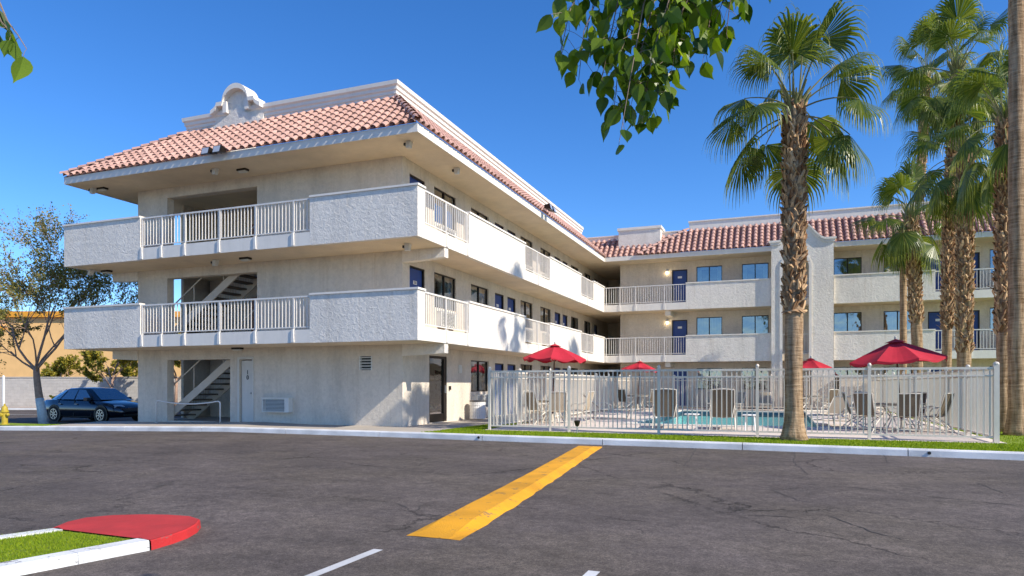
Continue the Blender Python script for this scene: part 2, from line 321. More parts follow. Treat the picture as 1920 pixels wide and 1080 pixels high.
def glassmat(name, tint, refl=.75, rough=.02):
    m, t, b = nodes(name); N = t.nodes; L = t.links; N.remove(b)
    g = N.new('ShaderNodeBsdfGlossy'); g.inputs['Roughness'].default_value = rough; g.inputs['Color'].default_value = (refl, refl, refl, 1)
    tr = N.new('ShaderNodeBsdfTransparent'); tr.inputs['Color'].default_value = (*tint, 1)
    fr = N.new('ShaderNodeFresnel'); fr.inputs['IOR'].default_value = 1.7
    mr = N.new('ShaderNodeMapRange'); mr.inputs['To Min'].default_value = .3; L.new(fr.outputs[0], mr.inputs['Value'])
    nz = N.new('ShaderNodeTexNoise'); nz.inputs['Scale'].default_value = 1.5; tc = N.new('ShaderNodeTexCoord'); L.new(tc.outputs['Object'], nz.inputs['Vector'])
    bp = N.new('ShaderNodeBump'); bp.inputs['Distance'].default_value = .01; L.new(nz.outputs[0], bp.inputs['Height']); L.new(bp.outputs[0], g.inputs['Normal'])
    ms = N.new('ShaderNodeMixShader'); L.new(mr.outputs[0], ms.inputs[0]); L.new(tr.outputs[0], ms.inputs[1]); L.new(g.outputs[0], ms.inputs[2]); L.new(ms.outputs[0], N['Material Output'].inputs[0])
    return m
M_glass = glassmat('window_glass', (.6, .7, .72), .9)
M_glassd = glassmat('dark_glass', (.35, .38, .36))
def watermat():
    m, t, b = nodes('pool_water'); N = t.nodes; L = t.links; N.remove(b)
    g = N.new('ShaderNodeBsdfGlossy'); g.inputs['Roughness'].default_value = .03
    tr = N.new('ShaderNodeBsdfTransparent'); tr.inputs['Color'].default_value = (.74, .97, .95, 1)
    nz = N.new('ShaderNodeTexNoise'); nz.inputs['Scale'].default_value = 3.5; nz.inputs['Detail'].default_value = 3; tc = N.new('ShaderNodeTexCoord'); L.new(tc.outputs['Object'], nz.inputs['Vector'])
    bp = N.new('ShaderNodeBump'); bp.inputs['Distance'].default_value = .05; L.new(nz.outputs[0], bp.inputs['Height']); L.new(bp.outputs[0], g.inputs['Normal'])
    fr = N.new('ShaderNodeFresnel'); fr.inputs['IOR'].default_value = 1.33; L.new(bp.outputs[0], fr.inputs['Normal'])
    mr = N.new('ShaderNodeMapRange'); mr.inputs['To Max'].default_value = .55; L.new(fr.outputs[0], mr.inputs['Value'])
    ms = N.new('ShaderNodeMixShader'); L.new(mr.outputs[0], ms.inputs[0]); L.new(tr.outputs[0], ms.inputs[1]); L.new(g.outputs[0], ms.inputs[2]); L.new(ms.outputs[0], N['Material Output'].inputs[0])
    return m
M_water = watermat()
M_car = mat('car_paint', (.008, .013, .028), .18, .5, coat=1.0)
M_tyre = mat('tyre_rubber', (.015, .015, .015), .85)
M_rim = mat('alloy_rim', (.6, .6, .62), .25, .9)
M_cglass = mat('car_glass', (.16, .2, .24), .04, .75, coat=1)
M_lamp = mat('headlamp_lens', (.5, .52, .55), .1, .2, coat=1)
M_tail = mat('tail_lamp_lens', (.35, .02, .01), .2, coat=1)
m, t, b = nodes('lit_bulb'); b.inputs['Emission Color'].default_value = (1, .78, .45, 1); b.inputs['Emission Strength'].default_value = 12; M_bulb = m

# ================================================================== ground
def hz(u): return -.15 if u > -5 else (-.15-.019*(-5-u) if u > -15 else -.34)
PU0, PU1, PV0, PV1 = 6.0, 11.35, 3.7, 15.3
mb = MB()
us = [-600, -200, -90, -60] + [-50+2.5*i for i in range(14)] + [-15, -12.5, -10, -7.5, -5, 0, PU0-.1, PU1+.1, 20, 40, 90, 200, 600]
vs = [-600, -200, -60, -25, -12, -5, 0, PV0-.1, PV1+.1, 25, 40, 60, 90, 200, 600]
for i in range(len(us)-1):
    for j in range(len(vs)-1):
        if us[i] == PU0-.1 and vs[j] == PV0-.1: continue
        mb.q([(us[i], vs[j], hz(us[i])), (us[i+1], vs[j], hz(us[i+1])), (us[i+1], vs[j+1], hz(us[i+1])), (us[i], vs[j+1], hz(us[i]))])
tag(mb.build('asphalt_ground', M_asph), kind='structure')

KV = [(-70, -2.3), (-18, -2.25), (-14.5, -2.12), (-12, -2.05), (-8, -1.95), (-3.75, -1.9), (1.0, -1.92), (2.2, -2.0), (4.3, -2.12), (10, -2.3), (14.4, -2.58), (20, -2.9), (40, -4.2)]
def kv(u):
    for (a, x), (b_, y) in zip(KV, KV[1:]):
        if a <= u <= b_: return lerp(x, y, (u-a)/(b_-a))
    return KV[-1][1]
def zt(u): return hz(u)+.145
# kerb: precast lengths with thin joints
cuts = [-60, -48, -38, -30]; x = -24.0
while x < 34: cuts.append(x); x += 3.05
kroot = thing('kerb', 'long white painted kerb running between the asphalt and the building frontage', 'kerb')
mb = MB()
for a, b_ in zip(cuts, cuts[1:]):
    n = 3
    for i in range(n):
        u0 = lerp(a+.008, b_-.008, i/n); u1 = lerp(a+.008, b_-.008, (i+1)/n); secs = []
        for u in (u0, u1):
            v = kv(u); g = hz(u); t_ = zt(u)
            secs.append([(u, v, g-.1), (u, v+.012, t_-.03), (u, v+.03, t_), (u, v+.165, t_), (u, v+.17, g-.1)])
        mb.loft(secs, closed=True)
mb.build('kerb_stone', M_kerb, kroot)
mb = MB()
for u in (3.35, 12.95):
    v = kv(u)-.004
    mb.tube([(u, v-.003, -.075), (u, v+.02, -.075)], .032, 10)
mb.build('drain_hole', M_dark, kroot)
tag(kroot, kind='structure')
# pavement, deck, turf
mb = MB()
pu = [-12.6, -10.5, -9, -6, -5, -3, 0, 1.2]
for a, b_ in zip(pu, pu[1:]):
    mb.q([(a, kv(a)+.16, zt(a)-.004), (b_, kv(b_)+.16, zt(b_)-.004), (b_, .3, 0 if b_ > -5 else zt(b_)+.05), (a, .3, 0 if a > -5 else zt(a)+.05)])
mb.box(-12.6, -12.5, -1.8, .3, -.5, zt(-12.6)-.004)
tag(mb.build('pavement', M_conc), kind='structure')
mb = MB()
for a, b_ in ((1.2, 1.7),): mb.q([(a, kv(a)+.16, -.006), (b_, kv(b_)+.16, -.006), (1.75, -.3, -.004), (1.2, -.3, -.004)])
mb.q([(1.2, -.3, -.004), (1.75, -.3, -.004), (1.8, .3, -.004), (1.2, .3, -.004)])
mb.q([(0.0, .3, -.004), (1.8, .3, -.004), (1.9, 2.2, -.004), (0.0, 2.2, -.004)])
mb.q([(0.0, 2.2, -.004), (1.9, 2.2, -.004), (2.75, 3.4, -.004), (0, 3.4, -.004)])
mb.q([(0, 3.4, -.004), (2.75, 3.4, -.004), (2.75, 19, -.004), (0, 19, -.004)])
tag(mb.build('walkway', M_conc), kind='structure')
mb = MB(); mb.box(-12, 3.4, 19, 30, -.3, -.004); mb.box(3.4, 34, 18.62, 30, -.3, -.004)
mb.box(-10.5, 0, 0.3, 19, -.3, -.008)
tag(mb.build('building_floor_slab', M_conc), kind='structure')
mb = MB()
A = [2.75, PU0, PU1, 14.75]; B = [-.42, PV0, PV1, 18.6]
for i in range(3):
    for j in range(3):
        if i == 1 and j == 1: continue
        mb.q([(A[i], B[j], 0), (A[i+1], B[j], 0), (A[i+1], B[j+1], 0), (A[i], B[j+1], 0)])
mb.box(2.75, 14.75, -.42, -.40, -.2, -.001)
tag(mb.build('pool_deck', M_deck), kind='structure')
pool = thing('swimming_pool', 'rectangular pool of turquoise water behind the pale picket fence', 'pool', (8.6, 9, 0))
def PM(o): o.matrix_parent_inverse = Matrix.Translation((-8.6, -9, 0)); return o
mb = MB(); z0 = -1.0
P4 = [(PU0, PV0), (PU1, PV0), (PU1, PV1), (PU0, PV1)]
for k in range(4):
    a, b_ = P4[k], P4[(k+1) % 4]; mb.q([(*a, -.24), (*b_, -.24), (*b_, z0), (*a, z0)])
mb.q([(*p, z0) for p in P4]); PM(mb.build('basin', M_basin, pool))
mb = MB()
for k in range(4):
    a, b_ = P4[k], P4[(k+1) % 4]; mb.q([(*a, -.02), (*b_, -.02), (*b_, -.24), (*a, -.24)])
PM(mb.build('tile_band', M_ptile, pool))
mb = MB(); mb.q([(*p, -.12) for p in P4]); PM(mb.build('water', M_water, pool))
mb = MB(); w_ = .3; i_ = .03
mb.box(PU0-w_, PU1+w_, PV0-w_, PV0+i_, -.02, .03); mb.box(PU0-w_, PU1+w_, PV1-i_, PV1+w_, -.02, .03)
mb.box(PU0-w_, PU0+i_, PV0+i_, PV1-i_, -.02, .03); mb.box(PU1-i_, PU1+w_, PV0+i_, PV1-i_, -.02, .03)
PM(mb.build('coping', M_coping, pool))
# turf
TU = [(1.75, 2.75), ]
def inturf(u, v):
    if v < kv(u)+.17: return False
    if u < 1.25+max(0, v+1.8)*.15: return False
    if v < -.44: return u > 1.55+.35*(v+1.8) or u > 1.75
    if u < 2.75: return v < 3.3 and u > (1.78 if v < .3 else 1.8+.05*(v-.3) if v < 2.2 else 1.9+(v-2.2)*.7)
    if u > 14.8: return v < 18
    return False
mb = MB()
uu = [1.25, 1.6, 2.2, 2.75, 4.3, 7, 10, 14.4, 20, 36]
for a, b_ in zip(uu, uu[1:]): mb.q([(a, kv(a)+.168, -.012), (b_, kv(b_)+.168, -.012), (b_, -.425, -.010), (a if a > 1.3 else 1.6, -.425, -.010)])
mb.q([(1.76, -.425, -.010), (2.745, -.425, -.010), (2.745, 3.35, -.010), (1.92, 2.2, -.010)])
mb.q([(14.76, -.425, -.010), (36, -.425, -.010), (36, 18.5, -.010), (14.76, 18.5, -.010)])
mb.q([(-40, kv(-40)+.168, zt(-40)-.01), (-12.65, kv(-12.65)+.168, zt(-12.65)-.01), (-12.65, -.9, zt(-12.65)-.01), (-40, -.9, zt(-40)-.01)])
tag(mb.build('turf_base', M_turf), kind='structure')
def blades(name, label, pts, h, wd, seed):
    r = random.Random(seed); mb = MB()
    for (x_, y_, z_) in pts:
        a = r.uniform(0, 2*pi); hh = h*r.uniform(.5, 1.25); dx, dy = cos(a)*wd, sin(a)*wd; lx, ly = r.gauss(0, .35)*hh, r.gauss(0, .35)*hh
        mb.q([(x_-dx, y_-dy, z_), (x_+dx, y_+dy, z_), (x_+lx, y_+ly, z_+hh)], min(1, max(0, r.gauss(.5, .28))))
    o = mb.build(name, M_grass); tag(o, label, 'grass', kind='stuff'); return o
r = random.Random(3); pts = []
while len(pts) < 52000:
    q_ = r.random()
    if q_ < .55: u = r.uniform(1.3, 17.5); v = r.uniform(-2.6, -.43)
    elif q_ < .68: u = r.uniform(1.7, 2.75); v = r.uniform(-.5, 3.4)
    elif q_ < .82: u = r.uniform(14.8, 20); v = r.uniform(-2.6, 6)
    elif q_ < .9: u = r.uniform(14.8, 18); v = r.uniform(0, 18)
    else:
        u = r.uniform(-22, -12.65); v = r.uniform(-2, -.9)
        if v > kv(u)+.17: pts.append((u, v, zt(u)-.012))
        continue
    if inturf(u, v): pts.append((u, v, -.012))
blades('lawn_grass', 'short bright green grass between the white kerb and the pool fence', pts, .035, .01, 5)

# kerbed island in the foreground: red nose, white sides, grass
isl = thing('parking_island', 'kerbed traffic island with red painted nose and white kerbs round grass', 'traffic island', (4.6, -13.4, -.15))
IM = Matrix.Translation((-4.6, 13.4, .15))
IZ = -.065
def sc_(p): return (10.282+(p[0]-10.282)*1.052, -17.659+(p[1]+17.659)*1.052)
nose = [sc_(p_) for p_ in [(4.43, -13.54), (4.29, -13.3), (4.26, -13.1), (4.38, -12.93), (4.6, -12.8), (4.85, -12.72), (5.1, -12.7), (5.3, -12.78), (5.43, -12.95), (5.53, -13.15), (5.58, -13.35), (5.6, -13.57)]]
mb = MB(); zz = IZ
mb.q([(x_, y_, zz) for x_, y_ in nose[::-1]])
o = mb.build('painted_top', M_redtop, isl); o.matrix_parent_inverse = IM
mb = MB()
sec = []
for i, (x_, y_) in enumerate(nose[1:]):
    cx, cy = sc_((4.95, -13.5)); d = Vector((x_-cx, y_-cy)).normalized()
    sec.append([(x_, y_, IZ-.002), (x_+d.x*.012, y_+d.y*.012, IZ-.012), (x_+d.x*.022, y_+d.y*.022, -.17)])
mb.loft(sec, caps=False)
o = mb.build('red_kerb_face', M_kred, isl); o.matrix_parent_inverse = IM
# white kerbs either side run back to the left
dl = Vector((-.44, -.9)).normalized()
def kerbrun(p, q2, wd, side, mtl):
    p = Vector(p); q2 = Vector(q2); d = (q2-p).normalized(); n = Vector((d.y, -d.x))*side
    mb = MB(); N_ = 6
    for i in range(N_):
        secs = []
        for t_ in (i/N_+.0005, (i+1)/N_-.0005):
            c = p.lerp(q2, t_); secs.append([(c.x+n.x*.02, c.y+n.y*.02, -.2), (c.x+n.x*.008, c.y+n.y*.008, IZ-.012), (c.x, c.y, IZ), (c.x-n.x*wd, c.y-n.y*wd, IZ), (c.x-n.x*wd, c.y-n.y*wd, -.2)])
        mb.loft(secs, closed=True)
    o = mb.build('white_kerb', mtl, isl); o.matrix_parent_inverse = IM
E1 = sc_((5.6, -13.58)); E2 = sc_((4.82, -16.6))
kerbrun(E1, E2, .15, -1, M_kerb2)
F1 = (4.44, -13.56); F2 = (3.5, -16.2)
kerbrun(sc_((4.45, -13.50)), sc_((3.45, -16.2)), .13, 1, M_kerb2)
mb = MB(); mb.q([(*sc_(p_), IZ-.015) for p_ in ((4.46, -13.35), (5.46, -13.35), (4.68, -16.6), (3.42, -16.2))])
o = mb.build('turf', M_turf, isl); o.matrix_parent_inverse = IM
r = random.Random(9); pts = []
while len(pts) < 26000:
    t_ = r.random(); s_ = r.random(); a = Vector((4.40, -13.57)).lerp(Vector((3.44, -16.1)), t_); b_ = Vector((5.44, -13.59)).lerp(Vector((4.69, -16.5)), t_); p = a.lerp(b_, s_)
    p = sc_(p); pts.append((p[0], p[1], IZ-.017))
blades('island_grass', 'mown grass filling the kerbed island beside its red nose', pts, .022, .0035, 6)
# yellow raised bar
yb = thing('speed_hump', 'long low yellow painted hump lying across the asphalt towards the pool', 'speed hump', (6.9, -7.3, -.15))
mb = MB(); secs = []; r = random.Random(4)
for i in range(41):
    t_ = i/40; cu = lerp(7.36, 6.33, t_**1.1); v = lerp(-12.1, -2.6, t_); h = .055*min(1, t_*14, (1-t_)*14); j = r.uniform(-.012, .012)
    secs.append([(cu-.27+j, v, -.149), (cu-.17+j*.5, v, -.146+h), (cu+.15-j*.3, v, -.146+h), (cu+.28+r.uniform(-.015, .015), v, -.149)])
mb.loft(secs, caps=False)
o = mb.build('painted_hump', M_yel, yb); o.matrix_parent_inverse = Matrix.Translation((-6.9, 7.3, .15))
mb = MB()
for (a, b_) in (((7.14, -12.66), (7.08, -15.5)), ((9.0, -12.66), (8.95, -15.5))):
    N_ = 12
    for i in range(N_):
        y0 = lerp(a[1], b_[1], i/N_); y1 = lerp(a[1], b_[1], (i+1)/N_); x0 = lerp(a[0], b_[0], i/N_); x1 = lerp(a[0], b_[0], (i+1)/N_)
        mb.q([(x0-.045, y0, -.146), (x1-.045, y1, -.146), (x1+.045, y1, -.146), (x0+.045, y0, -.146)])
tag(mb.build('parking_lines', M_line), kind='structure')
mb = MB(); rr = random.Random(12)
for ln in [[(9.32, -7.17), (9.99, -7.15), (10.55, -7.27), (11.2, -7.39), (11.79, -7.69), (12.26, -7.94), (12.7, -8.13), (12.86, -8.25)], [(10.74, -9.59), (10.86, -9.86), (10.96, -10.16), (11.11, -10.44), (11.3, -10.65)], [(10.14, -7.95), (10.33, -8.34), (10.51, -8.7), (10.62, -8.82)], [(10.57, -2.43), (10.52, -4.23), (10.63, -5.44), (10.67, -6.14)], [(8.76, -5.77), (8.67, -3.4), (8.56, -1.93)], [(-4.11, -8.58), (-3.02, -8.49), (-1.62, -8.56), (-0.49, -8.49)], [(6.08, -10.62), (6.54, -11.06), (6.46, -10.55)], [(2.67, -11.41), (2.48, -10.77), (2.12, -10.08)], [(9.9, -9.95), (10.22, -9.89), (10.48, -9.91)], [(12.19, -2.27), (12.09, -3.89)], [(12.87, -6.21), (12.93, -7.2), (13.09, -7.37)]]:
    P = []
    for (ax_, ay_), (bx_, by_) in zip(ln, ln[1:]):
        n = max(3, int(sqrt((bx_-ax_)**2+(by_-ay_)**2)/.06))
        P += [(lerp(ax_, bx_, i/n), lerp(ay_, by_, i/n)) for i in range(n)]
    P.append(ln[-1]); wob = 0; Q = []
    for i, (x_, y_) in enumerate(P): wob = wob*.8+rr.gauss(0, .013); Q.append(Vector((x_+wob*.6, y_+wob)))
    for i in range(len(Q)-1):
        d = (Q[i+1]-Q[i]).normalized(); nn_ = Vector((-d.y, d.x)); w0, w1 = [.002+.007*abs(sin((i+k)*.37))+rr.uniform(0, .003) for k in (0, 1)]
        if rr.random() < .08: continue
        zc = hz(Q[i].x)+.0035; mb.q([(*(Q[i]-nn_*w0), zc), (*(Q[i+1]-nn_*w0), zc), (*(Q[i+1]+nn_*w0), zc), (*(Q[i]+nn_*w0), zc)])
tag(mb.build('asphalt_cracks', mat('crack_filler', (.05, .044, .04), .9)), kind='structure')

# ================================================================== the motel
H = 2.74; TOPC = 7.92; L = 10.5; OA = 1.64; OB = 1.41; VR = 19.13; VW = 20.7; ST = .33
BL = thing('motel_building', 'three storey cream stucco motel with red tile roof and white balconies', 'building')
# side wall openings (u=0 plane): windows and doors along v
SW = [(1.99, 3.6), (4.81, 6.41), (9.87, 11.44), (12.5, 14.06), (17.52, 19.0), (20.2, 21.65)]
SD = [(.42, 1.38), (7.04, 7.98), (8.36, 9.3), (14.66, 15.62), (16.0, 16.88), (22.4, 23.3)]
holes = []
for k in range(3):
    z = k*H
    for a, b_ in SW:
        if k == 0 and a == 1.99: continue
        holes.append((a, b_, z+.97, z+2.1))
    for a, b_ in SD:
        if k == 0 and a == .42: continue
        holes.append((a, b_, z+.02, z+2.06))
holes.append((1.66, 2.9, .02, 2.15))
mb = MB(); wallgrid(mb, 'u', 0, 0, 26, -.4, TOPC, holes, .16)
# front wall (v=0)
fh = [(-9.15, -6.42, 0, 2.06), (-9.15, -5.32, H, H+2.1), (-9.15, -5.32, 2*H, 2*H+2.1), (-6.03, -5.5, -.1, 2.04), (-1.47, -1.03, 1.66, 2.08)]
wallgrid(mb, 'v', 0, -L, 0, -.45, TOPC, fh, .28)
mb.box(-L, -9.154, .004, .2, -.44, TOPC-.01)     # left pier depth
mb.box(-L, -L+.12, 1.85, 26, -.5, TOPC)      # outer left wall beyond the breezeway
# right wing wall (v=VW)
RW = [(6.1, 7.43), (8.43, 9.75), (12.83, 14.1), (15.07, 16.3), (19.5, 20.8), (22, 23.4), (27, 28.4)]
RD = [(4.8, 5.62), (16.97, 17.85), (18.3, 19.1), (25, 25.9)]
rh = []
for k in range(3):
    rh += [(a, b_, k*H+.97, k*H+2.1) for a, b_ in RW] + [(a, b_, k*H+.02, k*H+2.0) for a, b_ in RD]
wallgrid(mb, 'v', VW, 1.94, 34, -.4, TOPC, rh, .16)
mb.box(1.94, 2.1, VW+.002, 26, -.4, TOPC); mb.box(0, 1.94, 26, 26.2, -.4, TOPC); mb.box(33.8, 34, VW+.2, 30, -.4, TOPC)
mb.box(-L, 34, 30, 30.2, -.4, TOPC)
# stair hall
mb.box(-L+.25, -4.9, 3.0, 3.15, -.3, TOPC)
mb.box(-5.2, -5.0, .28, 3.0, -.3, TOPC)
mb.build('wall', M_wall, BL)
# dim rooms behind the windows
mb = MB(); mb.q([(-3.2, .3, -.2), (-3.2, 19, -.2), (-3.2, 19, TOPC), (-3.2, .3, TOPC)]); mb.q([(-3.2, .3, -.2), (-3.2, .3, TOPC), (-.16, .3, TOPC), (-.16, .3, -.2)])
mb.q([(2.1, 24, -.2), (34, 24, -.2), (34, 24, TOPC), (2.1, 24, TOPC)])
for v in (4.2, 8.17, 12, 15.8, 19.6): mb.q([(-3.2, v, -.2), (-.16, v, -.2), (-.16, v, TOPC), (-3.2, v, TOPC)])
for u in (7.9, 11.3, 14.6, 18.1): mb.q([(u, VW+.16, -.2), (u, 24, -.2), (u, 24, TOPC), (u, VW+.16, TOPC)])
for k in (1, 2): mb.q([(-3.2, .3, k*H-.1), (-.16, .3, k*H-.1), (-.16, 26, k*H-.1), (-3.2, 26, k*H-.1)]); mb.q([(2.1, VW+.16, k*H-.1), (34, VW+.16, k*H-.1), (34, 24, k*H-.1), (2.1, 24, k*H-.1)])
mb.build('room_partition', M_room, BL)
mb = MB()
for k in (1, 2): mb.box(-8.2, -5.25, 2.93, 2.995, k*H+.02, k*H+1.75)
mb.build('hall_wall_panel', M_brown, BL)
# balcony floors / slabs and roof soffit
for k in (1, 2):
    z = k*H; mb = MB()
    mb.box(-L-OB+.04, OB-.04, -OA+.04, -.002, z-ST, z-.002)
    mb.box(.002, OB-.04, -.002, VR+.04, z-ST, z-.002)
    mb.box(.002, 34, VR+.04, VW-.002, z-ST, z-.002)
    mb.box(-L-OB+.04, -L-.002, -.002, .12, z-ST, z-.002)
    mb.box(-L+.252, -.17, .285, 2.99, z-ST+.02, z-.004) if 0 else None
    mb.box(.002, 1.93, VW, 25.9, z-ST, z-.002)
    mb.build('balcony_floor', M_soffit, BL)
    # landing inside the stair hall, leaving a well for the flight
    mb = MB(); mb.box(-5.7, -5.21, .285, 2.99, z-.25, z-.003); mb.box(-L+.26, -9.3, .285, 2.99, z-.25, z-.003); mb.box(-9.3, -5.7, 1.75, 2.99, z-.25, z-.003)
    mb.build('landing', M_soffit, BL)
    for u0, u1 in ((-11.7, -L-.002), (.002, OB-.03)):
        mb = MB()
        s_ = 1 if u0 > 0 else -1; a, b_ = (u0, u1) if s_ > 0 else (u1, u0)
        q0 = z-ST-.002; q1 = z-ST-.3; m_ = lerp(a, b_, .72)
        for v0, v1 in ((-.02, .22),):
            pr = [(a, q0), (b_, q0), (b_, q1+.02), (m_, q1), (a, q1-.04)] if 1 else None
            mb.loft([[(u, v0, q2) for u, q2 in pr], [(u, v1, q2) for u, q2 in pr]], closed=True)
        mb.build('bracket_beam', M_panel, BL, recalc=True)
mb = MB()
SE = [(-L-OB, -OA), (OB, -OA), (OB, VR), (34, VR)]
mb.box(-L-OB+.03, OB-.03, -OA+.03, 0.3, TOPC, TOPC+.12); mb.box(-L-OB+.03, OB-.03, .3, VR+.03, TOPC, TOPC+.12); mb.box(-L-.5, 34, VR+.03, 30, TOPC, TOPC+.12)
mb.build('soffit', M_soffit, BL)
mb = MB()
F = .2
sweep(mb, [(-.03, TOPC-.03), (0, TOPC-.03), (0, TOPC+F), (-.03, TOPC+F)], [(-L-OB, 2.5), (-L-OB, -OA), (OB, -OA), (OB, VR), (34, VR)])
mb.build('fascia', M_trim, BL)
for u, v, s_ in ((4.62, VR-.02, 1),):
    for k in (1, 2):
        mb = MB(); mb.box(u, u+.28, VR+.3, VW-.01, k*H-ST-.26, k*H-ST-.002); mb.build('bracket_beam', M_trim, BL)

# balcony walls (solid stucco panels) with copings
def bpanel(paths, k, T_=.15):
    z = k*H; z0 = z-ST-.004; z1 = z+1.0
    for path in paths:
        mb = MB(); sweep(mb, [(0, z0), (0, z1), (-T_, z1), (-T_, z0)], path)
        o = mb.build('balcony_wall', M_panel, BL)
        mb = MB(); sweep(mb, [(.035, z1+.001), (.035, z1+.055), (-T_-.03, z1+.055), (-T_-.03, z1+.001)], path)
        mb.build('coping', M_trim, o)
PP = [[(-L-OB, .12), (-L-OB, -OA), (-8.47, -OA)], [(-2.02, -OA), (OB, -OA), (OB, -1.23)], [(OB, 1.57), (OB, 6.61)], [(OB, 9.57), (OB, 14.44)], [(OB, 16.75), (OB, VR)],
      [(5.73, VR), (9.89, VR)], [(12.74, VR), (17.0, VR)], [(19.9, VR), (24, VR)], [(27, VR), (33, VR)]]
for k in (1, 2): bpanel(PP, k)
# the slab edge under each railing
def railing(ax, c, a0, a1, z, posts, tail=True, rec=.05, top=1.0):
    T_ = (lambda a, d, q2: (a, c+d, q2)) if ax == 'v' else (lambda a, d, q2: (c-d, a, q2))
    def bx(mb, a, b_, d0, d1, q0, q1):
        p, r_ = T_(a, d0, q0), T_(b_, d1, q1); mb.box(p[0], r_[0], p[1], r_[1], q0, q1)
    mb = MB()
    bx(mb, a0, a1, rec-.025, rec+.025, z+top-.045, z+top); bx(mb, a0, a1, rec-.015, rec+.015, z+.1, z+.13)
    n = int(round((a1-a0)/.125))
    for i in range(1, n):
        a = lerp(a0, a1, i/n)
        if any(abs(a-p) < .05 for p in posts): continue
        bx(mb, a-.011, a+.011, rec-.011, rec+.011, z+.13, z+top-.045)
    o = mb.build('railing', M_rail, BL)
    for p in posts:
        mb = MB(); bx(mb, p-.022, p+.022, rec-.026, rec+.02, z+.0, z+top-.046)
        if tail:
            A0 = [T_(p-.03, -.028, z+.06), T_(p+.03, -.028, z+.06), T_(p+.03, -.001, z+.06), T_(p-.03, -.001, z+.06)]
            A1 = [T_(p-.05, -.028, z-ST+.02), T_(p+.05, -.028, z-ST+.02), T_(p+.05, -.001, z-ST+.02), T_(p-.05, -.001, z-ST+.02)]
            mb.loft([A0, A1], closed=True)
        mb.build('post', M_rail, o)
    return o
for k in (1, 2):
    z = k*H
    for ax, c, a0, a1, ps in (('v', -OA, -8.47, -2.02, [-8.42, -7.6, -6.65, -5.3, -3.95, -2.6]), ('u', OB, -1.23, 1.57, [.08, 1.5]), ('u', OB, 6.61, 9.57, [8.1]), ('u', OB, 14.44, 16.75, [15.6]),
                          ('v', VR, OB, 5.73, [1.5, 2.25, 3.1, 4.62]), ('v', VR, 17.0, 19.9, [18.4]), ('v', VR, 24, 27, [25.5])):
        if ax == 'v':
            mb = MB(); mb.box(a0, a1, c+.001, c+.039, z-ST, z+.04)
        else:
            mb = MB(); mb.box(c-.039, c-.001, a0, a1, z-ST, z+.04)
        mb.build('slab_edge', M_trim, BL)
        railing(ax, c, a0, a1, z, ps)
    railing('v', VR+.12, 9.95, 12.68, z, [], False)
    mb = MB(); mb.box(10.1, 12.6, VR+.1, VR+.14, z-ST, z+.04); mb.build('slab_edge', M_trim, BL)

# windows, doors, air conditioners
def Tfor(ax, c): return (lambda a, d, z: (a, c+d, z)) if ax == 'v' else (lambda a, d, z: (c-d, a, z))
def tbox(mb, T_, a, b_, d0, d1, z0, z1):
    p, q2 = T_(a, d0, z0), T_(b_, d1, z1); mb.box(p[0], q2[0], p[1], q2[1], z0, z1)
wr = random.Random(21)
def window(ax, c, a0, a1, z0, z1, ac=False):
    T_ = Tfor(ax, c); mb = MB(); w_ = .035; am = (a0+a1)/2
    tbox(mb, T_, a0, a1, .05, .11, z1-w_, z1); tbox(mb, T_, a0, a1, .05, .11, z0, z0+w_)
    tbox(mb, T_, a0, a0+w_, .05, .11, z0+w_, z1-w_); tbox(mb, T_, a1-w_, a1, .05, .11, z0+w_, z1-w_); tbox(mb, T_, am-.025, am+.025, .045, .11, z0+w_, z1-w_)
    o = mb.build('window', M_bronze, BL)
    mb = MB(); mb.q([T_(a0+w_, .085, z0+w_), T_(a1-w_, .085, z0+w_), T_(a1-w_, .085, z1-w_), T_(a0+w_, .085, z1-w_)]); mb.build('pane', M_glass, o)
    md = wr.choice(('half', 'half', 'full', 'side'))
    rng = {'half': [(am, a1)] if wr.random() < .5 else [(a0, am)], 'full': [(a0, a1)], 'side': [(a0, lerp(a0, a1, .18)), (lerp(a0, a1, .8), a1)]}[md]
    for x0, x1 in rng:
        mb = MB(); n = max(4, int((x1-x0)/.035)); prev = None; secs = []
        for i in range(n+1):
            a = lerp(x0, x1, i/n); d = .28+.03*sin(i*1.6)+wr.uniform(-.006, .006); secs.append([T_(a, d, z0-.15), T_(a, d, z1+.05)])
        mb.loft(secs, caps=False); mb.build('curtain', M_curt, o, smooth=True)
    return o
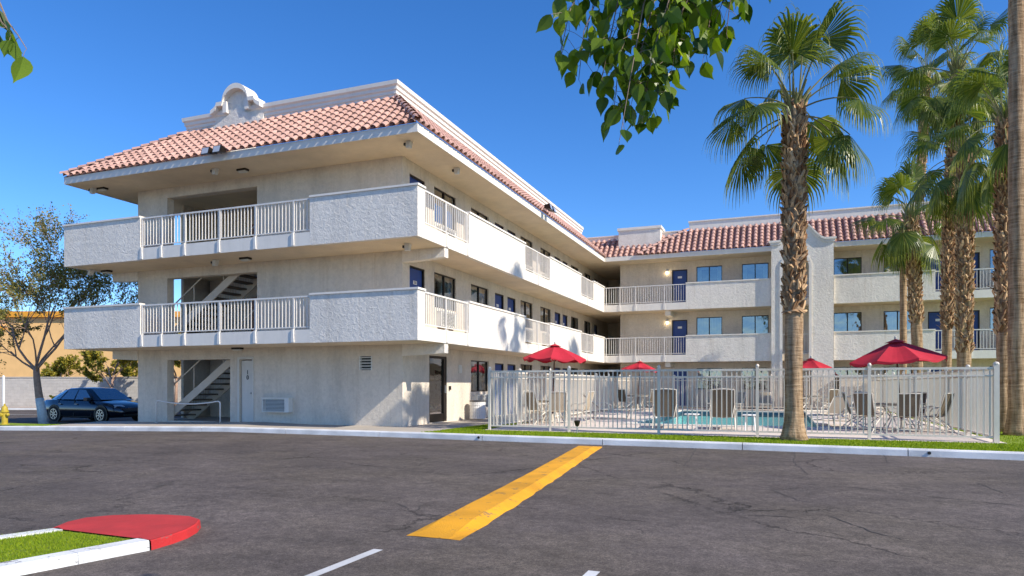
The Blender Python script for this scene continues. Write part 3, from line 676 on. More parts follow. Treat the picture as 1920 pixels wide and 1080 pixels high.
def aircon(ax, c, a0, a1, z0, z1, dep=.16):
    T_ = Tfor(ax, c); mb = MB(); f = .03
    tbox(mb, T_, a0, a1, -dep, -dep+.03, z1-f, z1); tbox(mb, T_, a0, a1, -dep, -dep+.03, z0, z0+f); tbox(mb, T_, a0, a0+f, -dep, -dep+.03, z0+f, z1-f); tbox(mb, T_, a1-.16, a1, -dep, -dep+.03, z0+f, z1-f)
    tbox(mb, T_, a0, a1, -dep+.031, -.001, z1-.02, z1); tbox(mb, T_, a0, a1, -dep+.031, -.001, z0, z0+.02); tbox(mb, T_, a0, a0+.02, -dep+.031, -.001, z0+.021, z1-.021); tbox(mb, T_, a1-.02, a1, -dep+.031, -.001, z0+.021, z1-.021)
    tbox(mb, T_, a0-.02, a1+.02, -dep-.02, -.002, z1+.001, z1+.018)
    o = mb.build('air_conditioner', M_ac, BL)
    mb = MB(); n = 9
    for i in range(n):
        z = lerp(z0+f, z1-f, (i+.5)/n); p = [T_(a0+f, -dep+.005, z-.012), T_(a1-.16, -dep+.005, z-.012), T_(a1-.16, -dep+.04, z+.014), T_(a0+f, -dep+.04, z+.014)]; mb.q(p)
        mb.q([T_(a0+f, -dep+.003, z-.012), T_(a1-.16, -dep+.003, z-.012), T_(a1-.16, -dep+.003, z-.004), T_(a0+f, -dep+.003, z-.004)])
    mb.build('grille', M_ac, o)
    mb = MB(); tbox(mb, T_, a0+.021, a1-.021, -.04, -.003, z0+.021, z1-.021); mb.build('coil', M_dark, o)
    return o
def textmesh(s, size, ext=.004):
    cu = bpy.data.curves.new('t', 'FONT'); cu.body = s; cu.size = size; cu.align_x = 'CENTER'; cu.align_y = 'CENTER'; cu.extrude = ext
    ob = bpy.data.objects.new('t', cu); C.objects.link(ob); bpy.context.view_layer.update()
    me = bpy.data.meshes.new_from_object(ob.evaluated_get(bpy.context.evaluated_depsgraph_get())); bpy.data.objects.remove(ob); return me
def text(name, s, size, loc, rz, m, parent):
    me = textmesh(s, size); me.materials.clear(); me.materials.append(m); o = bpy.data.objects.new(name, me); C.objects.link(o); o.parent = parent
    o.location = loc; o.rotation_euler = (pi/2, 0, rz); return o
def door(ax, c, a0, a1, z0, z1, m=None, number=None):
    T_ = Tfor(ax, c); mb = MB(); tbox(mb, T_, a0+.05, a1-.05, .09, .13, z0, z1-.05)
    o = mb.build('door', m or M_door, BL)
    mb = MB(); tbox(mb, T_, a0, a0+.048, .03, .14, z0, z1); tbox(mb, T_, a1-.048, a1, .03, .14, z0, z1); tbox(mb, T_, a0+.048, a1-.048, .03, .14, z1-.048, z1); mb.build('door_frame', M_bronze, o)
    am = (a0+a1)/2; mb = MB(); tbox(mb, T_, am-.11, am+.11, .08, .089, z0+1.52, z0+1.63); mb.build('number_plate', M_white, o)
    mb = MB(); tbox(mb, T_, a0+.1, a0+.15, .04, .089, z0+.92, z0+.99); mb.build('door_handle', M_gray, o)
    if number: p = T_(am, .078, z0+1.575); text('door_number', number, .1, p, pi/2 if ax == 'u' else 0, M_black, o)
    return o
for k in range(3):
    z = k*H
    for a, b_ in SW:
        if k == 0 and a == 1.99: continue
        window('u', 0, a, b_, z+.97, z+2.1); am = (a+b_)/2
        aircon('u', 0, a+.2, b_-.25, z+.38, z+.85)
    for a, b_ in SD:
        if k == 0 and a == .42: continue
        door('u', 0, a, b_, z+.02, z+2.06, number='222' if (k == 1 and a == .42) else None)
    for a, b_ in RW: window('v', VW, a, b_, z+.97, z+2.1)
    for a, b_ in RD: door('v', VW, a, b_, z+.02, z+2.0)
    if k:
        for u in (4.55,):
            mb = MB(); mb.box(u-.05, u+.05, VW-.06, VW-.002, z+1.95, z+2.07); mb.box(u-.05, u+.05, VW-.09, VW-.061, z+1.93, z+1.95); o = mb.build('wall_lamp', M_gray, BL)
            mb = MB(); mb.lathe([(.03, 0), (.045, .04), (.04, .12), (.02, .14)], (u, VW-.11, z+1.79), 10); mb.build('bulb', M_bulb, o)
aircon('v', 0, -4.96, -3.92, .36, .8, .2)
# ground floor glazed door
mb = MB(); T_ = Tfor('u', 0)
tbox(mb, T_, 1.66, 1.72, .02, .14, .02, 2.15); tbox(mb, T_, 2.72, 2.9, .02, .14, .02, 2.15); tbox(mb, T_, 1.72, 2.72, .02, .14, 2.07, 2.15); tbox(mb, T_, 1.72, 2.72, .03, .1, .02, .28)
o = mb.build('glazed_door', M_bronze, BL)
mb = MB(); mb.q([T_(1.72, .07, .28), T_(2.72, .07, .28), T_(2.72, .07, 2.07), T_(1.72, .07, 2.07)]); mb.build('pane', M_glassd, o)
mb = MB(); tbox(mb, T_, 2.76, 2.8, -.03, .019, .95, 1.2); mb.build('door_handle', M_gray, o)
# store door marked 10
mb = MB(); T_ = Tfor('v', 0); tbox(mb, T_, -6.0, -5.53, .06, .1, -.02, 2.0)
o = mb.build('store_door', M_wdoor, BL)
mb = MB(); tbox(mb, T_, -6.1, -6.031, -.03, .1, -.04, 2.12); tbox(mb, T_, -5.499, -5.44, -.03, .1, -.04, 2.12); tbox(mb, T_, -6.03, -5.5, -.03, .1, 2.041, 2.12); mb.build('door_frame', M_wdoor, o)
mb = MB(); mb.lathe([(.02, 0), (.03, .02), (.02, .05)], (0, 0, 0), 10, Matrix.Translation((-5.6, .055, .95)) @ Matrix.Rotation(pi/2, 4, 'X')); mb.build('door_knob', M_gray, o)
text('door_number', '1', .2, (-5.75, .05, 1.62), 0, M_black, o); text('door_number', '0', .2, (-5.75, .05, 1.45), 0, M_black, o)
# louvred vent
mb = MB()
tbox(mb, T_, -1.47, -1.44, -.02, .1, 1.66, 2.08); tbox(mb, T_, -1.06, -1.03, -.02, .1, 1.66, 2.08)
for i in range(5): z = 1.69+i*.085; mb.q([(-1.44, -.015, z), (-1.06, -.015, z), (-1.06, .05, z+.035), (-1.44, .05, z+.035)]); mb.box(-1.44, -1.06, -.018, -.008, z-.008, z+.012)
o = mb.build('vent', M_ac, BL); mb = MB(); mb.box(-1.44, -1.06, .08, .1, 1.66, 2.08); mb.build('vent_back', M_dark, o)
# wall plaque, lock box
mb = MB(); mb.box(.001, .03, 3.78, 4.0, 1.62, 1.9); mb.box(.031, .036, 3.8, 3.98, 1.66, 1.72); mb.box(.031, .036, 3.8, 3.98, 1.76, 1.86); mb.build('wall_plaque', M_ac, BL)
mb = MB(); mb.box(.001, .06, 3.02, 3.1, 1.05, 1.18); mb.build('lock_box', M_black, BL)
# soffit fittings
def soffit_light(u, v, z, rz=0):
    mb = MB(); M4 = Matrix.Translation((u, v, z)) @ Matrix.Rotation(rz, 4, 'Z')
    mb.box(-.17, .17, -.09, .09, -.06, -.001, M4); o = mb.build('soffit_light', M_bronze, BL)
    mb = MB(); mb.box(-.13, .13, -.07, .07, -.1, -.061, M4); mb.build('lens', M_ac, o)
for u, v, z in ((-5.26, -.7, TOPC), (-11.2, -.8, TOPC), (-5.1, -.76, 2*H-ST), (-11.28, -.58, 2*H-ST), (-5.84, -.3, H-ST)): soffit_light(u, v, z)
def speaker(u, v, z):
    mb = MB(); mb.loft([[(u-.07, v-.08, z-.001), (u+.07, v-.08, z-.001), (u+.07, v+.08, z-.001), (u-.07, v+.08, z-.001)], [(u-.06, v-.1, z-.2), (u+.06, v-.1, z-.2), (u+.06, v+.02, z-.2), (u-.06, v+.02, z-.2)]], closed=True)
    o = mb.build('speaker_box', M_wdoor, BL); mb = MB(); mb.box(u-.14, u-.075, v-.08, v, z-.12, z-.05); mb.build('camera', M_black, o)
for u, v, z in ((.79, -.98, TOPC), (-6.0, -1.05, TOPC), (.64, -.79, 2*H-ST), (-6.23, -.8, 2*H-ST), (-11.5, -.9, TOPC), (-11.6, -.9, 2*H-ST), (1.0, 1.6, TOPC)): speaker(u, v, z)
def flood(u, v, z, rz):
    M4 = Matrix.Translation((u, v, z)) @ Matrix.Rotation(rz, 4, 'Z') @ Matrix.Scale(1.45, 4)
    mb = MB()
    for x_ in (-.22, .08):
        mb.loft([[M4 @ Vector(p) for p in ((x_, -.3, -.02), (x_+.2, -.3, -.02), (x_+.2, -.26, .14), (x_, -.26, .14))], [M4 @ Vector(p) for p in ((x_+.03, -.1, .04), (x_+.17, -.1, .04), (x_+.17, -.1, .12), (x_+.03, -.1, .12))]], closed=True)
    mb.tube([M4 @ Vector((-.14, -.1, .08)), M4 @ Vector((0, 0, .06)), M4 @ Vector((.18, -.1, .08))], .015, 6)
    o = mb.build('floodlight', M_bronze, BL, recalc=True)
    for x_ in (-.22, .08): mb = MB(); mb.q([M4 @ Vector(p) for p in ((x_+.015, -.301, 0), (x_+.185, -.301, 0), (x_+.185, -.268, .125), (x_+.015, -.268, .125))]); mb.build('lens', M_lamp, o)
flood(-5.3, -OA+.05, 8.02, 0); flood(OB, 8.67, 8.2, pi/2)

# stairs
def stair(z):
    u0, u1 = -9.55, -5.7; v0, v1 = .33, 1.4; n = 15
    mb = MB()
    for i in range(n):
        a = lerp(u0, u1, i/n); zz = z+H*(i+1)/n; mb.box(a, a+(u1-u0)/n+.03, v0+.05, v1-.05, zz-.06, zz-.005)
    o = mb.build('staircase', M_tread, BL)
    d = Vector((u1-u0, 0, H)).normalized(); nn = Vector((-d.z, 0, d.x))
    for v in (v0, v1-.05):
        mb = MB(); a = Vector((u0-.1, v, z)); b_ = Vector((u1, v, z+H-.05)); 
        wS = .12 if v == v0 else .17; P = [a+nn*-wS, b_+nn*-wS, b_+nn*.13, a+nn*.13]; mb.loft([[tuple(p) for p in P], [tuple(p+Vector((0, .05, 0))) for p in P]], closed=True); mb.build('stringer', M_steel, o, recalc=True)
    mb = MB(); up = Vector((0, 0, .95)); A_ = Vector((u0-.05, v0+.02, z+.12))+up*.9; B_ = Vector((u1, v0+.02, z+H+.1))+up*.9
    mb.tube([A_, B_], .024, 4)
    for t_ in (0, .33, .66, 1): p = A_.lerp(B_, t_); mb.tube([p, p-up*.85], .02, 4)
    mb.build('handrail', M_steel, o)
    mb = MB(); A_ = Vector((-L+.4, 2.0, z+.95)); B_ = Vector((-6.6, 2.0, z+H+.75)); mb.tube([A_, B_], .022, 4); mb.tube([A_-up*.85, B_-up*.85], .016, 4)
    for i in range(31): p = A_.lerp(B_, i/30); mb.tube([p, p-up*.85], .011, 4, False)
    mb.build('handrail', M_rail, o)
for k in (0, 1): stair(k*H)

# roof: barrel tiles on mansard slopes
def tilefield(mb, pans, o_, e, up, n_, ncol, nrow, sp, cs, keep):
    """o_: eave start, e: unit along eave, up: unit up the slope, n_: unit normal"""
    rr = random.Random(int(abs(o_.x*100)+ncol)); A6 = 7
    for i in range(ncol):
        for j in range(nrow):
            a = (i+.5)*sp; s0 = j*cs; 
            if not keep(a, s0+cs*.5): continue
            jx = rr.uniform(-.004, .004); jr = rr.uniform(-.003, .004); c = rr.random(); c = c if rr.random() > .12 else c*2-.6
            ra, rb = .098, .08; ends = []
            for s_, rad, lift in ((s0-.035, ra, .03+jr), (s0+cs+.01, rb, .0)):
                ring = []
                for q2 in range(A6):
                    th = pi*q2/(A6-1); ring.append(o_+e*(a+jx-rad*cos(th))+up*s_+n_*(lift+rad*.95*sin(th)))
                ends.append(ring)
            mb.cv = max(0, min(1, c))
            for q2 in range(A6-1): mb.q([ends[0][q2], ends[0][q2+1], ends[1][q2+1], ends[1][q2]])
            # visible lower lip thickness
            inner = [o_+e*(a+jx-(ra-.018)*cos(pi*q2/(A6-1)))+up*(s0-.035)+n_*(.03+jr+(ra-.018)*.95*sin(pi*q2/(A6-1))) for q2 in range(A6)]
            for q2 in range(A6-1): mb.q([ends[0][q2], inner[q2], inner[q2+1], ends[0][q2+1]])
SL = Vector((0, 1.6, 1.46)).normalized(); NL = Vector((0, -SL.z, SL.y)); RUN = 1.6; KS = 1.6/SL.y; SP = .29; CS = .25
ZE = TOPC+F+.01
mbT = MB()
def surf(mb, pts): mb.q(pts, .4)
pan = MB()
# front slope
W = L+2*OB; nc = int(W/SP)
kf = lambda a, s_: (s_*SL.y <= a*1.6/3.75+.05) and (s_*SL.y <= (W-a)+.02) and s_*SL.y <= 1.62
tilefield(mbT, None, Vector((-L-OB+.02, -OA-.03, ZE)), Vector((1, 0, 0)), SL, NL, nc, 9, W/nc, CS, kf)
zt_ = ZE+1.46
surf(pan, [(-L-OB, -OA-.03, ZE-.01), (OB, -OA-.03, ZE-.01), (OB-1.63, -.03, zt_-.01), (-L-OB+3.75, -.03, zt_-.01)])
surf(pan, [(-L-OB, -OA-.03, ZE-.01), (-L-OB+3.75, -.03, zt_-.01), (-L-OB+3.75, 24, zt_-.01), (-L-OB, 24, ZE-.01)])
# long side slope (faces +u)
SLu = Vector((-SL.y, 0, SL.z)); NLu = Vector((SL.z, 0, SL.y)); LV = VR+OA+1.6; nc = int(LV/SP)
tilefield(mbT, None, Vector((OB+.03, -OA, ZE)), Vector((0, 1, 0)), SLu, NLu, nc, 9, LV/nc, CS, lambda a, s_: s_*SL.y <= a and s_*SL.y <= 1.62 and (a-OA-VR) <= s_*SL.y+.0)
surf(pan, [(OB+.03, -OA, ZE-.01), (OB+.03, VR, ZE-.01), (OB-1.62, VR+1.6, zt_-.01), (OB-1.62, -.0, zt_-.01)])
# right wing slope: low part then main part
CS = .31; SP = .3
o1 = Vector((-.3, VR+.08, ZE-.03)); nc = int(5.1/SP)
tilefield(mbT, None, o1, Vector((1, 0, 0)), SL, NL, nc, 6, 5.1/nc, CS, lambda a, s_: s_*SL.y <= 1.3 and (s_*SL.y >= (OB+.3-a)-.1))
surf(pan, [(OB, VR+.08, ZE-.04), (4.8, VR+.08, ZE-.04), (4.8, VR+1.4, ZE-.04+1.2), (OB-1.4, VR+1.4, ZE-.04+1.2)])
o2 = Vector((3.26, VR-.05, ZE)); WW = 31; nc = int(WW/SP)
tilefield(mbT, None, o2, Vector((1, 0, 0)), SL, NL, nc, 8, WW/nc, CS, lambda a, s_: s_*SL.y <= a*1.6/2.4+.05 and s_*SL.y <= 1.62)
surf(pan, [(3.26, VR-.05, ZE-.01), (34, VR-.05, ZE-.01), (34, VR+1.57, zt_-.01), (5.7, VR+1.57, zt_-.01)])
surf(pan, [(3.26, VR-.05, ZE-.01), (5.7, VR+1.57, zt_-.01), (5.7, 24, zt_-.01), (3.26, 24, ZE-.01)])
roof = pan.build('roof', M_pan, BL)
mbT.cv = .5
mbT.build('roof_tiles', M_tile, roof)
# hip ridge tiles
rr = random.Random(2)
def hip(a, b_):
    mbH = MB()
    a = Vector(a); b_ = Vector(b_); n = int((b_-a).length/.3); d = (b_-a).normalized(); s_ = d.cross(Vector((0, 0, 1))).normalized(); u_ = s_.cross(d)
    for i in range(n):
        p0 = a.lerp(b_, i/n)-d*.03; p1 = a.lerp(b_, (i+1)/n); mbH.cv = rr.random()
        rg = [[p+s_*r_*cos(pi*q2/6)+u_*(l_+r_*sin(pi*q2/6)) for q2 in range(7)] for p, r_, l_ in ((p0, .11, .05), (p1, .09, .02))]
        for q2 in range(6): mbH.q([rg[0][q2], rg[0][q2+1], rg[1][q2+1], rg[1][q2]])
    mbH.build('hip_tiles', M_tile, roof)
hip((OB+.02, -OA-.04, ZE+.03), (OB-1.6, -.02, zt_+.04)); hip((-L-OB, -OA-.03, ZE+.03), (-L-OB+3.75, -.03, zt_+.03)); hip((3.26, VR-.05, ZE+.02), (5.7, VR+1.57, zt_+.03))
# parapets with stepped cornice
def cornice(path, z0, z1, name='parapet', steps=True):
    mb = MB(); h = z1-z0
    pr = [(0, z0), (0, z0+h*.3), (.03, z0+h*.36), (.03, z0+h*.5), (.07, z0+h*.56), (.07, z0+h*.72), (.12, z0+h*.8), (.13, z1), (-.2, z1), (-.2, z0)] if steps else [(0, z0), (0, z1-.08), (.05, z1-.06), (.05, z1), (-.15, z1), (-.15, z0)]
    sweep(mb, pr, path); return mb.build(name, M_trim, BL)
zp = zt_-.02
cornice([(-8.22, 6), (-8.22, -.02), (OB-1.62, -.02), (OB-1.62, VR+1.2)], zp, zp+.55)
cornice([(5.72, 24), (5.72, VR+1.58), (34, VR+1.58)], zp, zp+.5, steps=False)
cornice([(OB-1.4, VR+1.42), (5.4, VR+1.42)], ZE+1.05, ZE+1.45, steps=False)
mb = MB(); mb.box(2.02, 4.3, VR+.75, VR+2.0, ZE+.4, 9.66); o = mb.build('chimney_block', M_panel, BL)
mb = MB(); mb.box(1.96, 4.36, VR+.69, VR+2.06, 9.661, 9.8); mb.build('cap', M_trim, o)
# curved gable ornament on the front parapet
def arch_z(u, c, r_, zc): 
    d = abs(u-c); return zc+sqrt(max(0, r_*r_-d*d))
cG = -5.97; N_ = 60; us_ = [lerp(-6.95, -4.99, i/N_) for i in range(N_+1)]
def gz(u):
    d = abs(u-cG)
    if d < .52: return 10.34+sqrt(max(0, .52**2-d*d))*1.02
    if d < .76: return 10.36
    if d < .98: return 10.34-.2*((d-.76)/.22)**.5
    return 10.13
def ri(u):
    d = abs(u-cG)
    if d < .36: return 10.32+sqrt(.36**2-d*d)*1.0
    return None
mb = MB(); strip(mb, us_, [zp-.3]*len(us_), [gz(u)-.03 for u in us_], -.1, .2); o = mb.build('gable_ornament', M_panel, BL)
mb = MB()
fine = [lerp(-6.97, -4.97, i/90) for i in range(91)]
strip(mb, fine, [gz(u)-.13 if abs(u-cG) >= .4 else max(gz(u)-.16, 10.3) for u in fine], [gz(u) for u in fine], -.3, .24)
for s_ in (-1, 1): mb.box(cG+s_*.37, cG+s_*.52, -.26, -.101, 10.0, 10.36)
mb.build('rim_moulding', M_trim, o)
mb = MB(); z9 = zp-.1
sk = [lerp(-7.0, -4.94, i/50) for i in range(51)]
strip(mb, sk, [z9-.2]*51, [z9+.16+.5*max(0, 1-abs(u-cG)/1.0)**1.2 for u in sk], -.2, -.101); mb.build('skirt', M_panel, o)
# arched pier on the right wing
a0, a1 = 9.9, 12.72; h0, h1 = 10.42, 11.62; cP = 11.3; 
def pz(u):
    d = abs(u-11.31)
    if d < .35: return 9.0+.12*sqrt(max(0, 1-(d/.35)**2))
    if d < .6: return 9.0-.3*((d-.35)/.25)
    if d < 1.1: return 8.7-.35*sin((d-.6)/.5*pi/2)
    return 8.35
Nn = 80; us_ = [lerp(a0, a1, i/Nn) for i in range(Nn+1)]; hc = (h0+h1)/2; hr = (h1-h0)/2
mb = MB(); v0, v1 = VR-.16, VR+.06
mb.box(a0, h0, v0, v1, 0, 7.0); mb.box(h1, a1, v0, v1, 0, 7.0)
strip(mb, us_, [7.002 if abs(u-hc) > hr else 7.002+sqrt(max(0, hr*hr-(u-hc)**2)) for u in us_], [pz(u)-.1 for u in us_], v0, v1)
o = mb.build('arched_pier', M_panel, BL)
mb = MB(); strip(mb, [lerp(a0-.12, a1+.12, i/80) for i in range(81)], [pz(lerp(a0-.12, a1+.12, i/80))-.099 for i in range(81)], [pz(lerp(a0-.12, a1+.12, i/80)) for i in range(81)], v0-.1, v1+.4)
strip(mb, [lerp(a0-.06, a1+.06, i/80) for i in range(81)], [pz(lerp(a0-.06, a1+.06, i/80))-.22 for i in range(81)], [pz(lerp(a0-.06, a1+.06, i/80))-.1 for i in range(81)], v0-.05, v0-.001)
mb.build('moulding', M_panel, o)
mb = MB(); pts_in = []; 
def archpath(r_, t0=0): return [(hc-r_, 0)] + [(hc-r_*cos(pi*i/16), 7.0+r_*sin(pi*i/16)) for i in range(17)] + [(hc+r_, 0)]
P0 = archpath(hr+.002); P1 = archpath(hr+.13)
mb.loft([[(a[0], v0-.001, a[1]), (a[0], v0-.045, a[1]), (b_[0], v0-.045, b_[1]), (b_[0], v0-.001, b_[1])] for a, b_ in zip(P0, P1)], closed=True)
mb.build('arch_surround', M_trim, o)

# ================================================================== pool fence
FN = thing('pool_fence', 'pale painted metal picket fence all round the pool deck', 'fence', (2.88, -.25, 0))
FI = Matrix.Translation((-2.88, .25, 0))
def fpost(u, v, h=1.66, s_=.04, cap=True):
    mb = MB(); mb.box(u-s_, u+s_, v-s_, v+s_, -.03, h); 
    if cap: mb.lathe([(s_*1.2, 0), (s_*1.25, .02), (s_*.8, .05), (.01, .06)], (u, v, h+.001), 10)
    o = mb.build('post', M_fence, FN); o.matrix_parent_inverse = FI
def fpanel(p, q2, h=1.58, name='panel'):
    p = Vector(p); q2 = Vector(q2); d = (q2-p); Ln = d.length; d.normalize(); M4 = Matrix.Translation((p.x, p.y, 0)) @ Matrix.Rotation(atan2(d.y, d.x), 4, 'Z')
    mb = MB(); mb.box(.042, Ln-.042, -.022, .022, h-.02, h+.03, M4); mb.box(.042, Ln-.042, -.016, .016, h-.17, h-.14, M4); mb.box(.042, Ln-.042, -.02, .02, .09, .13, M4)
    n = int(round(Ln/.117))
    for i in range(1, n): a = Ln*i/n; mb.box(a-.0125, a+.0125, -.0125, .0125, .13, h-.022, M4)
    o = mb.build(name, M_fence, FN); o.matrix_parent_inverse = FI
front = [2.88, 4.62, 5.14, 7.47, 9.79, 12.17, 14.58]
for i, u in enumerate(front): fpost(u, -.25, 1.6 if i in (1,) else 1.66, .025 if i == 1 else .034 if i < 6 else .05)
for i, (a, b_) in enumerate(zip(front, front[1:])): fpanel((a, -.25), (b_, -.25), name='gate' if i == 1 else 'panel')
sv = [-.25+i*2.36 for i in range(9)]
for a, b_ in zip(sv, sv[1:]):
    fpanel((14.58, a), (14.58, b_)); fpost(14.58, b_); fpanel((2.88, a), (2.88, b_)); fpost(2.88, b_)
bu = [2.88+i*2.34 for i in range(6)]
for a, b_ in zip(bu, bu[1:]): fpanel((a, sv[-1]), (b_, sv[-1]))
for u in bu[1:-1]: fpost(u, sv[-1])
# rule boards on the right-hand fence
def board(u, wd, z0, z1, label, lines, blot):
    t_ = thing('notice_board', label, 'sign', (u, VR-.352, z0))
    mb = MB(); mb.box(0, wd, -.02, -.004, 0, z1-z0); mb.build('board', M_white, t_)
    mb = MB(); rr = random.Random(int(u*10)); h = z1-z0
    for i in range(lines):
        z = h*(1-(i+.6)/lines*.95); l_ = rr.uniform(.3, .8)*wd; c = wd/2
        mb.box(c-l_/2, c+l_/2, -.026, -.021, z-h/lines*.22, z+h/lines*.2)
    mb.build('lettering', blot, t_)
mb = MB(); mb.box(13.0, 17.3, VR-.35, VR-.2, 0, 1.62); o = mb.build('patio_wall', M_panel, BL)
mb = MB(); mb.box(12.97, 17.33, VR-.38, VR-.17, 1.621, 1.68); mb.build('coping', M_trim, o)
board(16.15, .62, .85, 1.6, 'white rules board with bold dark lines on the low patio wall, larger of two', 5, M_black)
board(16.86, .34, .85, 1.6, 'narrow white notice with fine grey lines beside the larger rules board', 12, M_gray)

# ================================================================== umbrellas, tables, chairs
def umbrella(loc, R_, hz_, tilt, rot, label, group='red umbrellas round the pool'):
    t_ = thing('umbrella', label, 'umbrella', loc, rot, group); n = 8
    TM = Matrix.Rotation(tilt, 4, 'Y')
    mb = MB(); mb.tube([TM @ Vector((0, 0, .02)), TM @ Vector((0, 0, hz_+.03))], .022, 8); mb.build('pole', M_pole, t_)
    mb = MB(); mb.lathe([(.012, 0), (.035, .03), (.035, .07), (.01, .1)], (0, 0, 0), 10, TM @ Matrix.Translation((0, 0, hz_+.02))); mb.build('finial', M_frame, t_)
    mb = MB(); rings = 7; pts_ = []
    drop = R_*.42
    for i in range(rings+1):
        f = i/rings; row = []
        for k in range(n*6):
            a = 2*pi*k/(n*6); ph = (k % 6)/6; sc = abs(sin(pi*ph)); rad = R_*f*(cos(pi/n)/cos((a % (2*pi/n))-pi/n))
            z = hz_-drop*(f**1.12)-.05*sc*f*R_-.012*R_*sc*f
            row.append(TM @ Vector((rad*cos(a), rad*sin(a), z)))
        pts_.append(row)
    for i in range(rings):
        for k in range(n*6):
            k2 = (k+1) % (n*6); mb.q([pts_[i][k], pts_[i+1][k], pts_[i+1][k2], pts_[i][k2]] if i else [pts_[0][k], pts_[1][k], pts_[1][k2]])
    for k in range(n*6):  # valance
        k2 = (k+1) % (n*6); d = Vector((0, 0, -.06)); mb.q([pts_[-1][k], pts_[-1][k]+d*(1+.4*sin(k*1.3)), pts_[-1][k2]+d*(1+.4*sin(k2*1.3)), pts_[-1][k2]])
    mb.build('canopy', M_red, t_, smooth=False)
    mb = MB()
    for i in range(2):
        for k in range(n*2):
            a, b_ = 2*pi*k/(n*2), 2*pi*(k+1)/(n*2); r0, r1 = R_*.02+R_*.2*i/2, R_*.02+R_*.2*(i+1)/2; z0_, z1_ = hz_+.035-.1*R_*i/2*.7, hz_+.035-.1*R_*(i+1)/2*.7
            mb.q([TM @ Vector((r0*cos(a), r0*sin(a), z0_)), TM @ Vector((r1*cos(a), r1*sin(a), z1_)), TM @ Vector((r1*cos(b_), r1*sin(b_), z1_)), TM @ Vector((r0*cos(b_), r0*sin(b_), z0_))])
    mb.build('vent_cap', M_red, t_)
    mb = MB()
    for k in range(n):
        a = 2*pi*k/n; p0 = TM @ Vector((.03*cos(a), .03*sin(a), hz_-.02)); p1 = TM @ Vector((R_*.97*cos(a), R_*.97*sin(a), hz_-drop*.97-.03)); mb.tube([p0, p1], .008, 4, False)
        p2 = TM @ Vector((R_*.5*cos(a), R_*.5*sin(a), hz_-drop*.48-.03)); mb.tube([TM @ Vector((.03*cos(a), .03*sin(a), hz_-.55)), p2], .007, 4, False)
    mb.build('ribs', M_frame, t_)
    mb = MB(); mb.lathe([(.0, 0), (.24, .0), (.24, .04), (.05, .07), (.035, .3), (.02, .3)], (0, 0, 0.002), 14); mb.build('base', M_frame, t_)
    return t_
umbrella((3.45, 3.55, 0), 1.02, 2.5, radians(2), .2, 'red umbrella with drooping edge near the fence corner by the long wing')
umbrella((4.0, 15.0, 0), .86, 2.3, radians(3), .1, 'small red umbrella at the far left corner of the pool')
umbrella((11.59, 16.1, 0), .95, 2.38, 0, .3, 'red umbrella half hidden behind the tall front palm trunk')
umbrella((13.35, 3.4, 0), 1.22, 2.42, radians(-4), YAW-.1, 'large open red umbrella above the dining table at the right')
def table(loc, r_, label):
    t_ = thing('patio_table', label, 'table', loc, 0, 'round patio tables by the pool')
    mb = MB(); mb.lathe([(0.03, .70), (r_, .70), (r_+.01, .715), (r_, .73), (.03, .73)], (0, 0, 0), 24); mb.build('tabletop', M_table, t_)
    mb = MB(); mb.lathe([(r_-.05, .66), (r_-.03, .66), (r_-.03, .699), (r_-.05, .699)], (0, 0, 0), 24); mb.build('apron', M_frame, t_)
    for k in range(4):
        a = pi/4+k*pi/2; mb = MB(); mb.tube([(cos(a)*(r_-.08), sin(a)*(r_-.08), .68), (cos(a)*r_*.45, sin(a)*r_*.45, .35), (cos(a)*(r_-.1), sin(a)*(r_-.1), .0)], .018, 6); mb.build('leg', M_frame, t_)
    return t_
table((3.5, 3.5, 0), .5, 'round patio table under the red umbrella nearest the long wing')
table((4.02, 15.02, 0), .5, 'round patio table under the small far left umbrella')
table((11.6, 16.1, 0), .5, 'round patio table behind the tall front palm trunk')
table((13.3, 3.45, 0), .62, 'large round patio table under the big umbrella at the right')
CH = {}
def chair(loc, rz, label, tan=False, group='sling chairs round the pool tables'):
    key = 'tan' if tan else 'dark'
    if key in CH: return dup(CH[key], loc, rz, label, group)
    t_ = thing('patio_chair', label, 'chair', loc, rz, group); sm = M_sling2 if tan else M_sling
    # faces +y
    bk = [(-.12, .42), (-.2, .62), (-.27, .85), (-.31, 1.0)]
    for s_ in (-.25, .25):
        mb = MB(); mb.tube([(s_, .27, .41), (s_, .05, .395), (s_, -.12, .42)] + [(s_, y, z) for y, z in bk[1:]], .015, 6); mb.build('side_rail', M_frame, t_)
        mb = MB(); mb.tube([(s_*1.1, -.18, .62), (s_*1.16, .05, .64), (s_*1.14, .22, .61), (s_*1.08, .28, .52), (s_*1.05, .3, 0)], .015, 6); mb.build('leg', M_frame, t_)
        mb = MB(); mb.tube([(s_*1.1, .16, .4), (s_*1.05, -.15, .2), (s_*1.05, -.33, 0)], .015, 6); mb.build('leg', M_frame, t_)
    for P_ in ([(-.25, -.31, 1.0), (0, -.335, 1.01), (.25, -.31, 1.0)], [(-.26, -.26, .1), (.26, -.26, .1)], [(-.25, .27, .41), (.25, .27, .41)]): mb = MB(); mb.tube(P_, .014, 6); mb.build('cross_bar', M_frame, t_)
    mb = MB(); mb.loft([[(-.235, .26, .415), (0, .26, .4), (.235, .26, .415)], [(-.235, .05, .4), (0, .05, .375), (.235, .05, .4)], [(-.235, -.12, .42), (0, -.12, .4), (.235, -.12, .42)]], caps=False); mb.build('seat', sm, t_)
    mb = MB(); mb.loft([[(-.235, y, z), (0, y-.02, z), (.235, y, z)] for y, z in ((-.125, .43), (-.2, .62), (-.27, .85), (-.305, .985))], caps=False); mb.build('backrest', sm, t_)
    CH[key] = t_; return t_
chair((12.45, 2.62, 0), -.55, 'dark sling chair with its back to the front fence left of the big umbrella table')
